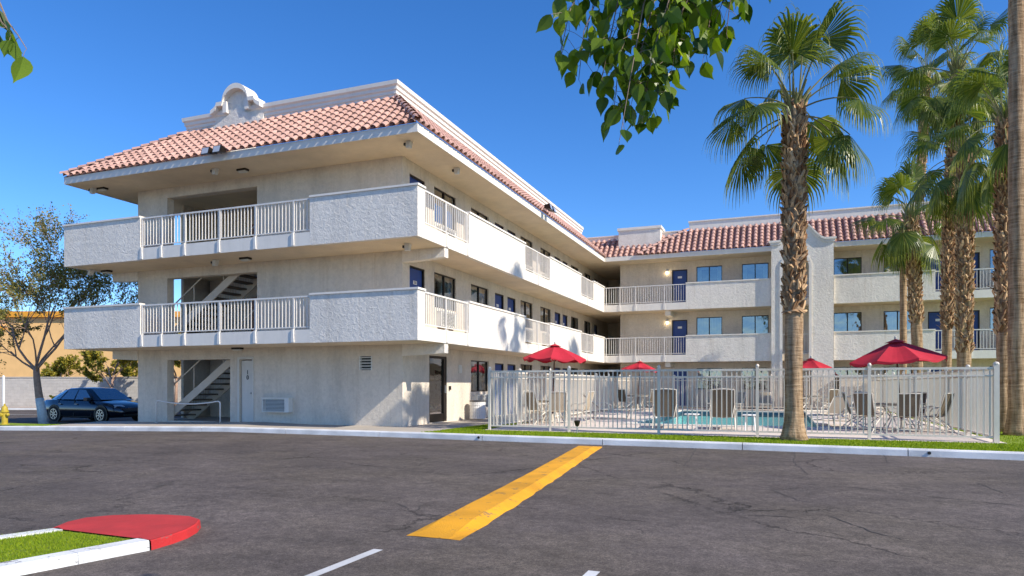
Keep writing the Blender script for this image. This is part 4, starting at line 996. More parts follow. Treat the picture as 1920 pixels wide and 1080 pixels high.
chair((14.05, 2.85, 0), .95, 'dark sling chair turned sideways at the right of the big umbrella table')
chair((13.75, 4.35, 0), 2.6, 'dark sling chair behind the big umbrella table facing the car park')
chair((12.7, 4.25, 0), 3.9, 'dark sling chair on the pool side of the big umbrella table')
chair((12.25, 3.6, 0), -1.5, 'dark sling chair at the left side of the big umbrella table')
chair((14.2, 3.75, 0), 1.6, 'dark sling chair between the big umbrella table and the right fence')
chair((13.3, 2.35, 0), .05, 'dark sling chair with its back to the front fence directly before the big umbrella pole')
chair((3.95, 2.55, 0), .35, 'tan sling chair with its back to the front fence under the nearest left umbrella', True)
chair((3.05+.15, 2.75, 0), -.5, 'tan sling chair closest to the fence corner by the long wing', True)
chair((4.45, 3.55, 0), 1.45, 'tan sling chair turned side-on between the left umbrella table and the pool', True)
chair((3.35, 4.5, 0), 3.2, 'tan sling chair on the far side of the nearest left umbrella table', True)
chair((3.55, 14.3, 0), -.5, 'dark sling chair left of the far left umbrella table')
chair((4.75, 14.6, 0), .8, 'dark sling chair right of the far left umbrella table')
chair((12.3, 15.6, 0), .7, 'dark sling chair right of the far table behind the palm trunk')
chair((11.1, 15.5+.05, 0), -.6, 'dark sling chair left of the far table behind the palm trunk')
chair((12.6, 9.6, 0), 1.9, 'dark sling chair standing alone on the right side of the pool')
LG = {}
def lounger(loc, rz, label, up=True, group='chaise longues on the pool deck'):
    key = up
    if key in LG: return dup(LG[key], loc, rz, label, group)
    t_ = thing('chaise_longue', label, 'lounger', loc, rz, group); sm = M_sling if up else M_sling2
    an = radians(74 if up else 40); bl = .78; h = .34
    by, bz = -cos(an)*bl, sin(an)*bl
    for s_ in (-.31, .31):
        mb = MB(); mb.tube([(s_, 1.3, h), (s_, 0, h)], .018, 6); mb.tube([(s_, 0, h), (s_, by, h+bz)], .018, 6); mb.tube([(s_*1.05, -.2, .56), (s_*1.12, .15, .58), (s_*1.1, .32, .5), (s_*1.05, .36, h)], .016, 6); mb.build('side_rail', M_frame, t_)
        for y in (-.25, 1.0): mb = MB(); mb.tube([(s_, y+.1, h), (s_*1.06, y, 0)], .017, 6); mb.build('leg', M_frame, t_)
    for P_ in ([(-.31, by, h+bz), (0, by-.02, h+bz+.03), (.31, by, h+bz)], [(-.31, 1.3, h), (.31, 1.3, h)], [(-.32, -.2, .12), (.32, -.2, .12)]): mb = MB(); mb.tube(P_, .017, 6); mb.build('cross_bar', M_frame, t_)
    for s_ in (-1, 1): mb = MB(); mb.tube([(s_*.31, by*.5, h+bz*.45), (s_*.25, -.4, h)], .01, 5); mb.build('back_strut', M_frame, t_)
    mb = MB(); mb.loft([[(-.295, 1.28, h+.005), (0, 1.28, h), (.295, 1.28, h+.005)], [(-.295, .6, h+.005), (0, .6, h-.02), (.295, .6, h+.005)], [(-.295, .01, h+.005), (0, .01, h-.01), (.295, .01, h+.005)]], caps=False); mb.build('seat', sm, t_)
    mb = MB(); mb.loft([[(-.295, by*f, h+.01+bz*f), (0, by*f-.015, h+.01+bz*f), (.295, by*f, h+.01+bz*f)] for f in (.01, .5, .99)], caps=False); mb.build('backrest', sm, t_)
    LG[key] = t_; return t_
lounger((7.32, 1.7, 0), .12, 'upright dark sling lounger seen from behind, left one of the pair facing the pool')
lounger((8.85, 1.75, 0), .05, 'upright dark sling lounger seen from behind, right one of the pair facing the pool')
lounger((11.9, 5.4, 0), 2.7, 'reclined tan lounger on the right edge of the pool', False)
lounger((12.1, 8.0, 0), 2.0, 'reclined tan lounger turned towards the right fence', False)
lounger((7.3, 16.9, 0), pi+.1, 'tan lounger at the far end of the pool, first from the left', False)
lounger((8.4, 16.8, 0), pi-.1, 'tan lounger at the far end of the pool, second from the left', False)
lounger((9.6, 16.9, 0), pi+.05, 'tan lounger at the far end of the pool near the arched pier', False)
lounger((4.3, 6.6, 0), -1.2, 'tan lounger on the left side deck beyond the near left table', False)

def sidetable(loc, label):
    g = thing('side_table', label, 'side table', loc, 0, 'white plastic side tables')
    mb = MB(); mb.lathe([(.02, .4), (.21, .4), (.225, .42), (.2, .435), (.02, .435)], (0, 0, 0), 20); mb.build('tabletop', M_white, g)
    for k in range(4): a = pi/4+k*pi/2; mb = MB(); mb.tube([(cos(a)*.15, sin(a)*.15, .4), (cos(a)*.18, sin(a)*.18, 0)], .02, 6); mb.build('leg', M_white, g)
sidetable((8.05, 1.75, 0), 'white plastic side table between the two upright loungers')
sidetable((9.55, 1.8, 0), 'white plastic side table right of the right-hand upright lounger')
# small garden light in the turf before the fence
g = thing('garden_light', 'small dark landscape light on a stake in the grass before the fence', 'garden light', (5.5, -.75, -.01))
mb = MB(); mb.tube([(0, 0, 0), (0, 0, .18)], .015, 6); mb.build('stake', M_gray, g)
mb = MB(); mb.lathe([(.02, .18), (.05, .2), (.08, .3), (.085, .32), (.03, .34)], (0, 0, 0), 12); mb.build('lamp_head', M_bronze, g)

# litter bin by the glazed door
g = thing('litter_bin', 'white slatted litter bin with flat dark lid beside the glazed door', 'bin', (.42, 4.45, 0))
mb = MB(); n = 24
for k in range(n):
    a = 2*pi*k/n; mb.box(-.03, .03, .25, .27, .05, .62, Matrix.Rotation(a, 4, 'Z'))
mb.build('slats', M_white, g)
mb = MB()
for z in (.04, .16, .28, .4, .52, .6): mb.lathe([(.262, z), (.282, z), (.282, z+.03), (.262, z+.03)], (0, 0, 0), 24)
mb.build('hoop', M_white, g)
mb = MB(); mb.lathe([(.24, .03), (.245, .6)], (0, 0, 0), 20); mb.build('liner', M_gray, g)
mb = MB(); mb.lathe([(.29, .631), (.295, .65), (.26, .67), (.05, .675)], (0, 0, 0), 24); mb.build('lid', M_black, g)
# pipe barrier in front of stair opening
g = thing('pipe_barrier', 'low bent white pipe barrier across the ground floor stair opening', 'barrier', (-9.25, -.35, -.06))
mb = MB(); pts_ = [(0, 0, 0), (0, 0, .68), (.03, 0, .735), (.1, 0, .75)] + [(2.75*t_/8, 0, .75-.1*sin(pi*t_/8)) for t_ in range(1, 8)] + [(2.65, 0, .75), (2.72, 0, .735), (2.75, 0, .68), (2.75, 0, 0)]
mb.tube(pts_, .024, 8); mb.build('pipe', M_rail, g, smooth=True)
mb = MB()
for x_ in (0, 2.75): mb.lathe([(.05, 0), (.05, .012), (.03, .02)], (x_, 0, 0), 12)
mb.build('flange', M_rail, g)

# hydrant, white post
g = thing('fire_hydrant', 'yellow fire hydrant in the grass at the far left kerb', 'hydrant', (-14.94, -1.6, -.2))
mb = MB(); mb.lathe([(.15, 0), (.15, .05), (.1, .06), (.1, .45), (.13, .46), (.13, .5), (.11, .52), (.1, .6), (.06, .68), (.03, .7), (.03, .75), (.01, .76)], (0, 0, 0), 16); mb.build('barrel', M_hyd, g, smooth=False)
for a, r_, l_ in ((0, .05, .2), (pi, .05, .2), (-pi/2, .07, .18)):
    mb = MB(); M4 = Matrix.Translation((0, 0, .38)) @ Matrix.Rotation(a, 4, 'Z') @ Matrix.Rotation(pi/2, 4, 'Y'); mb.lathe([(r_*.8, .08), (r_*.8, l_-.05), (r_*1.1, l_-.05), (r_*1.1, l_-.01), (.02, l_+.02)], (0, 0, 0), 12, M4); mb.build('outlet_cap', M_hyd, g)

# ================================================================== far left: block wall, shop, kerb
dR = Vector((cos(YAW), sin(YAW), 0)); dF = Vector((-sin(YAW), cos(YAW), 0)); cam0 = Vector((10.282, -17.659, 0))
def wp(x_, d, z=0): return tuple(cam0+dR*x_+dF*d+Vector((0, 0, z)))
BWM = Matrix.Translation(wp(-46, 45, 0)) @ Matrix.Rotation(YAW, 4, 'Z')
g = thing('block_wall', 'grey concrete block boundary wall behind the car and the driveway', 'wall', wp(-46, 45, -.34), YAW)
mb = MB(); rr = random.Random(8)
for j in range(10):
    x_ = -(j % 2)*.2
    while x_ < 32: mb.cv = rr.random(); mb.box(x_+.004, x_+.396, -.1+rr.uniform(-.003, .003), .1, j*.2+.004, j*.2+.196); x_ += .4
mb.build('block_courses', mat('concrete_block', (.5, .47, .43), .95, nscale=3, namt=.08, var=.06, bump=.006, bscale=30), g)
mb = MB(); mb.box(-.1, 32, -.085, .09, 0, 1.99); mb.build('mortar', M_block, g)
mb = MB(); mb.box(-.2, 32.2, -.14, .14, 2.003, 2.06); mb.build('cap_course', M_block, g)
mb = MB(); mb.box(0, 32, -2.6, -2.4, -.02, .13, Matrix.Translation(wp(-46, 45, -.34)) @ Matrix.Rotation(YAW, 4, 'Z')); tag(mb.build('far_kerb', M_kerb), kind='structure')
mb = MB(); mb.box(0, 32, -2.39, -.11, -.02, .1, Matrix.Translation(wp(-46, 45, -.34)) @ Matrix.Rotation(YAW, 4, 'Z')); tag(mb.build('planting_bed', mat('bare_soil', (.3, .2, .13), .95, nscale=4, namt=.2)), kind='structure')
mb = MB(); mb.box(2, 30, -9.4, -9.3, .004, .008, Matrix.Translation(wp(-46, 45, -.34)) @ Matrix.Rotation(YAW, 4, 'Z')); tag(mb.build('driveway_line', M_line), kind='structure')
g = thing('white_post', 'thin white post at the left edge before the block wall', 'post', wp(-28.0, 38, -.34))
mb = MB(); mb.lathe([(.06, 0), (.06, 2.0), (.05, 2.04), (.01, 2.07)], (0, 0, 0), 12); mb.build('shaft', M_white, g)
mb = MB(); mb.lathe([(.12, 0.001), (.12, .03), (.07, .05)], (0, 0, 0), 12); mb.build('foot', M_white, g)
g = thing('shop_building', 'peach stucco commercial building with orange roof band beyond the block wall', 'building', wp(-62, 60, -.35), YAW)
mb = MB(); wallgrid(mb, 'v', 0, 0, 45, 0, 7.4, [(3, 4.6, 3, 4.6), (8, 9.6, 3, 4.6), (13, 14.6, 3, 4.6)], .3); mb.box(0, 45, 12, 12.2, 0, 7.4); mb.box(0, .2, .01, 12, 0, 7.4); mb.box(44.8, 45, .01, 12, 0, 7.4); mb.build('wall', M_peach, g)
mb = MB(); mb.box(-.3, 45.3, -.35, 12.4, 7.402, 7.9); mb.box(-.2, 18, -.25, -.003, 6.3, 6.62); mb.build('roof_band', M_orange, g)
for x_ in (3, 8, 13): mb = MB(); mb.box(x_+.02, x_+1.58, .12, .16, 3.02, 4.58); mb.build('window', M_glassd, g)

# ================================================================== vegetation
def frond(parent, base, az, el, pl, R_, droop, rr, mleaf=None, sz=1.0):
    # petiole arc
    d = Vector((cos(az)*cos(el), sin(az)*cos(el), sin(el))); p = Vector(base); pts_ = [p.copy()]; n = 7; low = max(0, min(1, (50-math.degrees(el))/90))
    for i in range(n):
        p = p+d*(pl/n); pts_.append(p.copy()); d = (d+Vector((0, 0, -1))*(.045*droop*(1+cos(el))+.05*low)).normalized()
    mb = MB(); mb.mi = 1; mb.tube(pts_, [lerp(.022, .012, i/n) for i in range(n+1)], 5, False); mb.mi = 0
    t_ = d; side = t_.cross(Vector((0, 0, 1)))
    if side.length < .15: side = Vector((-sin(az), cos(az), 0))
    side.normalize(); roll = rr.uniform(-.45, .45); side = (Matrix.Rotation(roll, 3, t_) @ side); nn = side.cross(t_); org = pts_[-1]
    NS = 38; mx = radians(rr.uniform(105, 132)); cup = rr.uniform(.25, .6); tipdead = rr.random() < .25
    rs = [.03, .28, .5, .66, .8, .92, 1.0]
    for k in range(NS):
        ph = lerp(-mx, mx, k/(NS-1))+rr.uniform(-.02, .02); ln = R_*(.85+.3*cos(ph*.8))*rr.uniform(.93, 1.05)
        dd = (t_*cos(ph)+side*sin(ph)); perp = (-t_*sin(ph)+side*cos(ph)); wdt = ln*.5*(2*mx/(NS-1))*.5
        rows = []; fold = .35; dr = droop*rr.uniform(.75, 1.3); sway = Vector((rr.uniform(-.05, .05), rr.uniform(-.05, .05), 0))
        pos = org.copy(); last = 0; hang = 0; cur = dd.copy()
        for i, r_ in enumerate(rs):
            step = (r_-last)*ln; last = r_
            if r_ > .5: cur = (cur+Vector((0, 0, -1))*dr*(.5 if r_ < .7 else 1.1)+sway*.5).normalized()
            else: cur = (dd+nn*(-cup*abs(sin(ph))-.1)).normalized()
            pos = pos+cur*step
            wi = (wdt*min(1, r_/.5) if r_ <= .5 else wdt*.62*(1-(r_-.5)/.5)**.9+.002)
            pl_ = (perp-cur*perp.dot(cur)); pl_ = pl_.normalized() if pl_.length > 1e-3 else perp
            up = pl_.cross(cur)
            if up.dot(nn) < 0: up = -up
            rows.append((pos-pl_*wi, pos+up*wi*fold, pos+pl_*wi))
        c0 = rr.uniform(.0, .3)
        for i in range(len(rows)-1):
            cv = c0+.1*i/6+(.35 if (tipdead and i > 3) else 0)+(.22 if i >= 4 else 0)
            a, b_ = rows[i], rows[i+1]; mb.q([a[0], a[1], b_[1], b_[0]], min(1, cv)); mb.q([a[1], a[2], b_[2], b_[1]], min(1, cv+.06))
    o = mb.build('frond', [mleaf or M_palm, M_pet], parent); return o
def palm(loc, h, r0, r1, label, nf, R_, boots=(0, 0), seed=1, lean=(0, 0), flare=1.6, spread=(-52, 88), pl=(1.0, 1.35), scar=None, avoid=None):
    t_ = thing('palm_tree', label, 'palm tree', loc, 0, 'fan palms beside the pool'); rr = random.Random(seed)
    def ax(z): f = z/h; return Vector((lean[0]*f*f, lean[1]*f*f, z))
    mb = MB(); n = 20; NR = int(h/.14); secs = []
    for i in range(NR+1):
        z = h*i/NR; r_ = lerp(r0, r1, z/h)*(1+(flare-1)*math.exp(-z/.28)) if True else r0; c = ax(z); sec = []
        r_ *= 1+.03*sin(z*43)*(i % 2)
        for k in range(n):
            a = 2*pi*k/n; q2 = r_*(1+.025*sin(a*5+z*3)+rr.uniform(-.012, .012)*(1.8 if z < .6 else 1)); sec.append((c.x+q2*cos(a), c.y+q2*sin(a), z-.02))
        secs.append(sec)
    mb.loft(secs, closed=True)
    tr = mb.build('trunk', M_ptrunk, t_, smooth=True)
    if boots[1] > boots[0]:
        mb = MB(); z = boots[0]; row = 0
        while z < boots[1]:
            nb = 11
            for k in range(nb):
                a = 2*pi*(k+.5*(row % 2))/nb+rr.uniform(-.28, .28); zz = z+rr.uniform(-.07, .07); c = ax(zz); r_ = lerp(r0, r1, zz/h)*.97
                out = Vector((cos(a), sin(a), 0)); sd = Vector((-sin(a), cos(a), 0)); wd = rr.uniform(.03, .062); ln = rr.uniform(.1, .24); st = rr.uniform(.02, .1); 
                skew = rr.uniform(-.11, .11); b0 = c+out*r_; tip = b0+out*st+Vector((0, 0, ln))+sd*skew; cv = rr.random()**1.2
                lo = [b0-sd*wd, b0+out*.03, b0+sd*wd]; md = [b0-sd*wd*.75+out*st*.55+Vector((0, 0, ln*.5))+sd*skew*.4, b0+out*(st*.55+.035)+Vector((0, 0, ln*.5))+sd*skew*.4, b0+sd*wd*.75+out*st*.55+Vector((0, 0, ln*.5))+sd*skew*.4]
                tp = [tip-sd*wd*.5, tip+out*.015+Vector((0, 0, -.02)), tip+sd*wd*.45]
                for A_, B_ in ((lo, md), (md, tp)):
                    mb.q([A_[0], A_[1], B_[1], B_[0]], cv); mb.q([A_[1], A_[2], B_[2], B_[1]], min(1, cv+.1))
                bk = b0+Vector((0, 0, ln*.7)); mb.q([tp[0], tp[1], tp[2], bk], cv*.3); mb.q([md[0], tp[0], bk], cv*.3); mb.q([md[2], bk, tp[2]], cv*.3)
                if rr.random() < .05: mb.tube([tip, tip+out*rr.uniform(.06, .16)+Vector((0, 0, rr.uniform(-.05, .12)))], [.014, .006], 4, False)
            z += .082; row += 1
        mb.build('leaf_bases', M_boot, tr)
    if scar:
        mb = MB(); c = ax(scar)
        for k in range(16):
            a = 2*pi*k/16; out = Vector((cos(a), sin(a), 0)); sd = Vector((-sin(a), cos(a), 0)); r_ = lerp(r0, r1, scar/h); mb.q([c+out*r_-sd*.06, c+out*r_+sd*.06, c+out*(r_+rr.uniform(.05, .13))+sd*.05+Vector((0, 0, rr.uniform(-.12, .03))), c+out*(r_+.06)-sd*.05+Vector((0, 0, -.05))], rr.uniform(.3, .8))
        mb.build('dead_skirt', M_boot, tr)
    if nf:
        top = ax(h); mb = MB()
        for k in range(22):
            a = k*2.4; ln = rr.uniform(.3, .6); out = Vector((cos(a), sin(a), 0)); b0 = top+out*r1*.6+Vector((0, 0, rr.uniform(-.35, 0))); mb.tube([b0, b0+out*.12+Vector((0, 0, ln*.6)), b0+out*.22+Vector((0, 0, ln))], [.05, .03, .015], 5, False)
        mb.build('crown_heart', M_pet, t_)
        for k in range(nf):
            a = k*2.399+rr.uniform(-.25, .25); f = (k+.5)/nf; el = radians(lerp(spread[1], spread[0], f**1.15)+rr.uniform(-9, 9))
            if avoid is not None and f > .42:
                dz = (a-avoid+pi) % (2*pi)-pi
                if abs(dz) < .75: a += .95*(1 if dz > 0 else -1)
            frond(t_, top+Vector((cos(a)*r1*.5, sin(a)*r1*.5, lerp(.15, -.45, f))), a, el, rr.uniform(*pl)*R_, R_*rr.uniform(.85, 1.08), lerp(.75, 1.25, f)*rr.uniform(.85, 1.15), rr)
    return t_
palm((10.58, -.94, 0), 7.6, .185, .2, 'tall fan palm rising from the grass in front of the pool fence, shaggy upper trunk', 22, 1.08, (2.95, 7.45), 11, (.02, .03), 1.75, (-34, 88), (.85, 1.25), 2.9, -pi/2)
palm((15.72, 2.6, 0), 14.5, .2, .155, 'smooth tall palm trunk at the right edge running out of the top of the picture', 14, 1.0, (0, 0), 12, (.0, .1), 1.5)
palm((15.75, 3.9, 0), 8.3, .14, .15, 'shaggy palm trunk just left behind the smooth right-edge trunk', 20, .96, (2.6, 8.2), 13, (.1, .2), 1.4)
palm((15.7, 10.2, 0), 12.1, .15, .14, 'tallest palm of the close pair beyond the fence corner, narrower left trunk', 26, 1.16, (3.2, 11.7), 14, (.3, 0), 1.4)
palm((15.97, 9.0, 0), 9.0, .2, .21, 'thick shaggy palm trunk, right one of the close pair beyond the fence corner', 25, 1.14, (2.3, 8.6), 15, (.05, .1), 1.3)
palm((15.7, 15.5, 0), 8.3, .2, .22, 'shorter palm with low crown in front of the roof, left group front trunk', 22, 1.15, (3.8, 8.2), 16, (-.3, -.1), 1.3)
palm((17.2, 25.6, 0), 18.3, .2, .17, 'very tall slender palm rising high behind the motel roof', 25, 1.3, (3, 17.3), 17, (.6, 0), 1.3)
palm((15.35, 16.8, 0), 8.0, .14, .14, 'thin dark palm trunk tucked behind the left group', 5, .8, (7, 7.9), 18, (0, 0), 1.3)

def quadleaf(mb, p, n_, s_, rr, cv):
    a = Vector((rr.gauss(0, 1), rr.gauss(0, 1), rr.gauss(0, 1))).normalized(); b_ = a.cross(Vector((rr.gauss(0, 1), rr.gauss(0, 1), rr.gauss(0, 1)))).normalized()
    mb.q([p-a*s_, p+b_*s_*.5, p+a*s_, p-b_*s_*.5], cv)
def tree(name, label, loc, trunk, rr, levels, leafm, lsize, nleaf, spreadz=.5, col=(0, 1), white=None, ratio=.68, kids_=(3, 4), group=None, l0=2.0, minr=.006):
    t_ = thing(name, label, 'tree', loc, 0, group); mb = MB(); ml = MB()
    mb.tube(trunk[0], trunk[1], 10, True)
    def br(p, d, ln, r_, lv):
        pts_ = [p]; n = 4; q2 = p
        for i in range(n):
            d = (d+Vector((rr.gauss(0, .13), rr.gauss(0, .13), rr.gauss(.02, .1)))).normalized(); q2 = q2+d*(ln/n); pts_.append(q2)
            if lv <= 1:
                for _ in range(nleaf):
                    o_ = Vector((rr.gauss(0, .13), rr.gauss(0, .13), rr.gauss(-.03, .12)))*ln*.9; quadleaf(ml, q2+o_, None, lsize*rr.uniform(.5, 1.25), rr, rr.uniform(*col))
        r2 = max(minr, r_*.55); mb.tube(pts_, [lerp(r_, r2, i/n) for i in range(n+1)], 5 if r_ > .02 else 3, False)
        if lv > 0:
            for k in range(rr.randint(*kids_)):
                j = rr.choice((2, 3, 4)); a = rr.uniform(0, 2*pi); sp = rr.uniform(.35, .85); x_ = d.orthogonal().normalized(); y_ = d.cross(x_); nd = (d*cos(sp)+(x_*cos(a)+y_*sin(a))*sin(sp)+Vector((0, 0, spreadz*.15))).normalized()
                br(pts_[j], nd, ln*ratio*rr.uniform(.8, 1.2), r2*rr.uniform(.7, 1), lv-1)
    for p, d, ln, r_ in trunk[2]: br(Vector(p), Vector(d).normalized(), ln, r_, levels)
    mb.build('trunk', M_bark, t_, smooth=True)
    if white: m2 = MB(); m2.tube(white[0], white[1], 12, True); m2.build('whitewash', M_sidetree_paint, t_, smooth=True)
    ml.build('crown', leafm, t_)
    return t_
rr = random.Random(31)
tk = [(0, 0, -.1), (-.12, 0, .5), (-.28, 0, 1.1), (-.4, 0, 1.75), (-.45, .02, 2.1)]
tree('street_tree', 'small tree with whitewashed leaning trunk and thin twiggy crown at the left', (-15.4, .1, -.25),
     (tk, [.17, .145, .125, .11, .1], [((-.45, 0, 2.05), (-.75, -.2, .8), 2.05, .05), ((-.45, 0, 2.0), (.75, .3, .9), 2.25, .052), ((-.45, 0, 2.1), (.05, .2, 1), 2.4, .055), ((-.45, 0, 2.0), (-.3, .6, 1), 2.3, .042), ((-.4, 0, 1.95), (.5, -.4, .9), 2.2, .038), ((-.45, 0, 2.0), (-1, .2, .45), 1.6, .045)]),
     rr, 4, M_leafT, .05, 6, col=(.0, 1), white=(tk[:3] and [(0, 0, -.09), (-.12, 0, .5), (-.24, 0, .95)], [.176, .152, .139]), ratio=.72, kids_=(3, 4), l0=2)
for i, (x_, d, s_, lab) in enumerate(((-24.4, 42, 1.15, 'bushy yellow-green tree before the block wall just left of the stair pier'), (-27.8, 50, .9, 'yellow-green shrub tree rising above the block wall behind the car'), (-33.5, 51, .95, 'yellowish tree above the block wall at the left edge'), (-20.0, 41, 1.2, 'yellow-green tree seen through the stair opening'))):
    rr = random.Random(40+i)
    tree('bushy_tree', lab, wp(x_, d, -.33), ([(0, 0, -.1), (.05, 0, .9*s_), (0, .1, 1.6*s_)], [.12, .09, .07], [((0, .1, 1.5*s_), (.7, .1, .7), 1.2*s_, .05), ((0, .1, 1.5*s_), (-.7, .2, .7), 1.2*s_, .05), ((0, .1, 1.6*s_), (0, -.2, 1), 1.2*s_, .05), ((0, 0, 1.2*s_), (.3, -.6, .5), 1.0*s_, .04)]),
         rr, 3, M_leafY, .1, 9, col=(0, 1), ratio=.7, group='bushy trees along the block wall')
rr = random.Random(60)
tree('round_shrub', 'low green shrub at the foot of the block wall behind the car boot', wp(-27.6, 42.5, -.25), ([(0, 0, -.05), (0, 0, .2)], [.05, .04], [((0, 0, .1), (.6, 0, .8), .45, .02), ((0, 0, .1), (-.6, 0, .8), .45, .02), ((0, 0, .1), (0, .5, 1), .5, .02)]), rr, 2, M_leafY, .07, 16, col=(0, .6), ratio=.7)

# overhanging leafy branches close to the camera
def bleaf(mb, p, dirv, nrm, ln, wd, cv, curl):
    d = dirv.normalized(); s_ = d.cross(nrm).normalized(); n_ = s_.cross(d)
    prof = [(0, .02), (.1, .62), (.25, .95), (.4, 1.0), (.58, .8), (.74, .45), (.86, .17), (1.0, .0)]
    rows = []
    for t_, w_ in prof:
        c = p+d*(ln*t_)+n_*(-curl*ln*t_*t_); rows.append((c-s_*wd*.5*w_+n_*wd*.12*w_, c, c+s_*wd*.5*w_+n_*wd*.12*w_))
    for i in range(len(rows)-1):
        a, b_ = rows[i], rows[i+1]; mb.q([a[0], a[1], b_[1], b_[0]], cv); mb.q([a[1], a[2], b_[2], b_[1]], min(1, cv+.05))
def branch(label, twigs, seed, lw=.05, dens=1.0):
    rr = random.Random(seed); o0 = Vector(twigs[0][0]); t_ = thing('leafy_branch', label, 'branch', o0, 0, None)
    mw = MB(); ml = MB()
    for tw in twigs:
        P = [Vector(p)-o0 for p in tw[:-1]]; nl = tw[-1]
        mw.tube(P, [lerp(.0035, .0012, i/(len(P)-1)) for i in range(len(P))], 5)
        tot = len(P)-1
        for k in range(int(nl*dens)+1):
            f = (k+rr.random()*.6)/max(1, nl*dens)*tot; f = min(f, tot-.001); i = int(f); p = P[i].lerp(P[i+1], f-i)
            last = k >= int(nl*dens)
            if last: p = P[-1]
            out = Vector((rr.gauss(0, 1), rr.gauss(0, 1), 0)); out = out.normalized() if out.length > .01 else Vector((1, 0, 0))
            pe = p+out*rr.uniform(.015, .085)*(0.2 if last else 1)+Vector((0, 0, -rr.uniform(.01, .04))); mw.tube([p, lerp(p, pe, .5)+Vector((0, 0, .005)), pe], .0009, 3, False)
            d = Vector((out.x*.5+rr.gauss(0, .35), out.y*.5+rr.gauss(0, .35), -1)); nr = Vector((rr.gauss(0, 1), rr.gauss(0, 1)-.5, rr.gauss(0, .3)+.25)).normalized()
            L_ = lw*rr.uniform(.75, 1.2); bleaf(ml, pe, d, nr, L_*1.5, L_, max(0, min(1, rr.gauss(.3, .25))), rr.uniform(-.1, .3))
    mw.build('twig', M_twig, t_); ml.build('leaves', M_leafB, t_)
    return t_
def cp(x, y, D):
    D *= .65   # world point used only to write the twig coordinates compactly
    return tuple(cam0+Vector((0, 0, 1.2414))+(dR*((x-960)/1294)+dF+Vector((0, 0, (720.2-y)/1294)))*D)
r = random.Random(77); TW = []
for (x0, x1, y1, nl, D) in ((1075, 1052, 95, 10, 4.0), (1090, 1085, 150, 7, 4.05), (1120, 1100, 60, 7, 4.1), (1130, 1128, 150, 11, 3.9), (1160, 1150, 215, 15, 3.95), (1168, 1162, 262, 5, 3.85), (1180, 1185, 190, 15, 4.0), (1200, 1205, 215, 16, 3.9), (1225, 1222, 205, 15, 4.1), (1235, 1240, 150, 13, 4.0),
                        (1260, 1262, 120, 11, 3.95), (1285, 1290, 95, 10, 4.1), (1300, 1320, 105, 9, 4.0), (1330, 1345, 30, 7, 4.0), (1345, 1362, 62, 4, 3.95), (1385, 1400, -2, 3, 4.0), (1190, 1170, 90, 12, 4.2), (1215, 1225, 80, 12, 4.2), (1145, 1140, 90, 10, 4.15), (1250, 1255, 40, 10, 4.2)):
    y0 = -120; P = [cp(lerp(x0+90, x1, f**.6)+r.uniform(-12, 12)*(0 < f < 1), lerp(y0, y1, f), D+r.uniform(-.1, .1)) for f in (0, .33, .66, 1)]
    TW.append(P+[nl])
TW.insert(0, [cp(1000, -260, 4.0), cp(1130, -150, 4.0), cp(1300, -130, 4.0), cp(1450, -110, 4.1), 2])
branch('dense cluster of glossy heart-shaped leaves hanging into the top centre of the view', TW, 5, .051, 2.7)
branch('few dark leaves hanging at the top left corner of the view', [[cp(-30, -60, 3.4), cp(-14, 0, 3.4), cp(2, 40, 3.4), cp(22, 62, 3.4), 4], [cp(-20, -40, 3.4), cp(14, 40, 3.4), cp(34, 66, 3.38), cp(50, 92, 3.36), 3], [cp(-24, 0, 3.4), cp(-4, 30, 3.42), cp(0, 40, 3.4), 3]], 6, .055)
branch('two leaf tips just entering the top edge left of centre', [[cp(300, -90, 3.8), cp(296, -60, 3.8), cp(294, -38, 3.8), 2]], 8, .05)

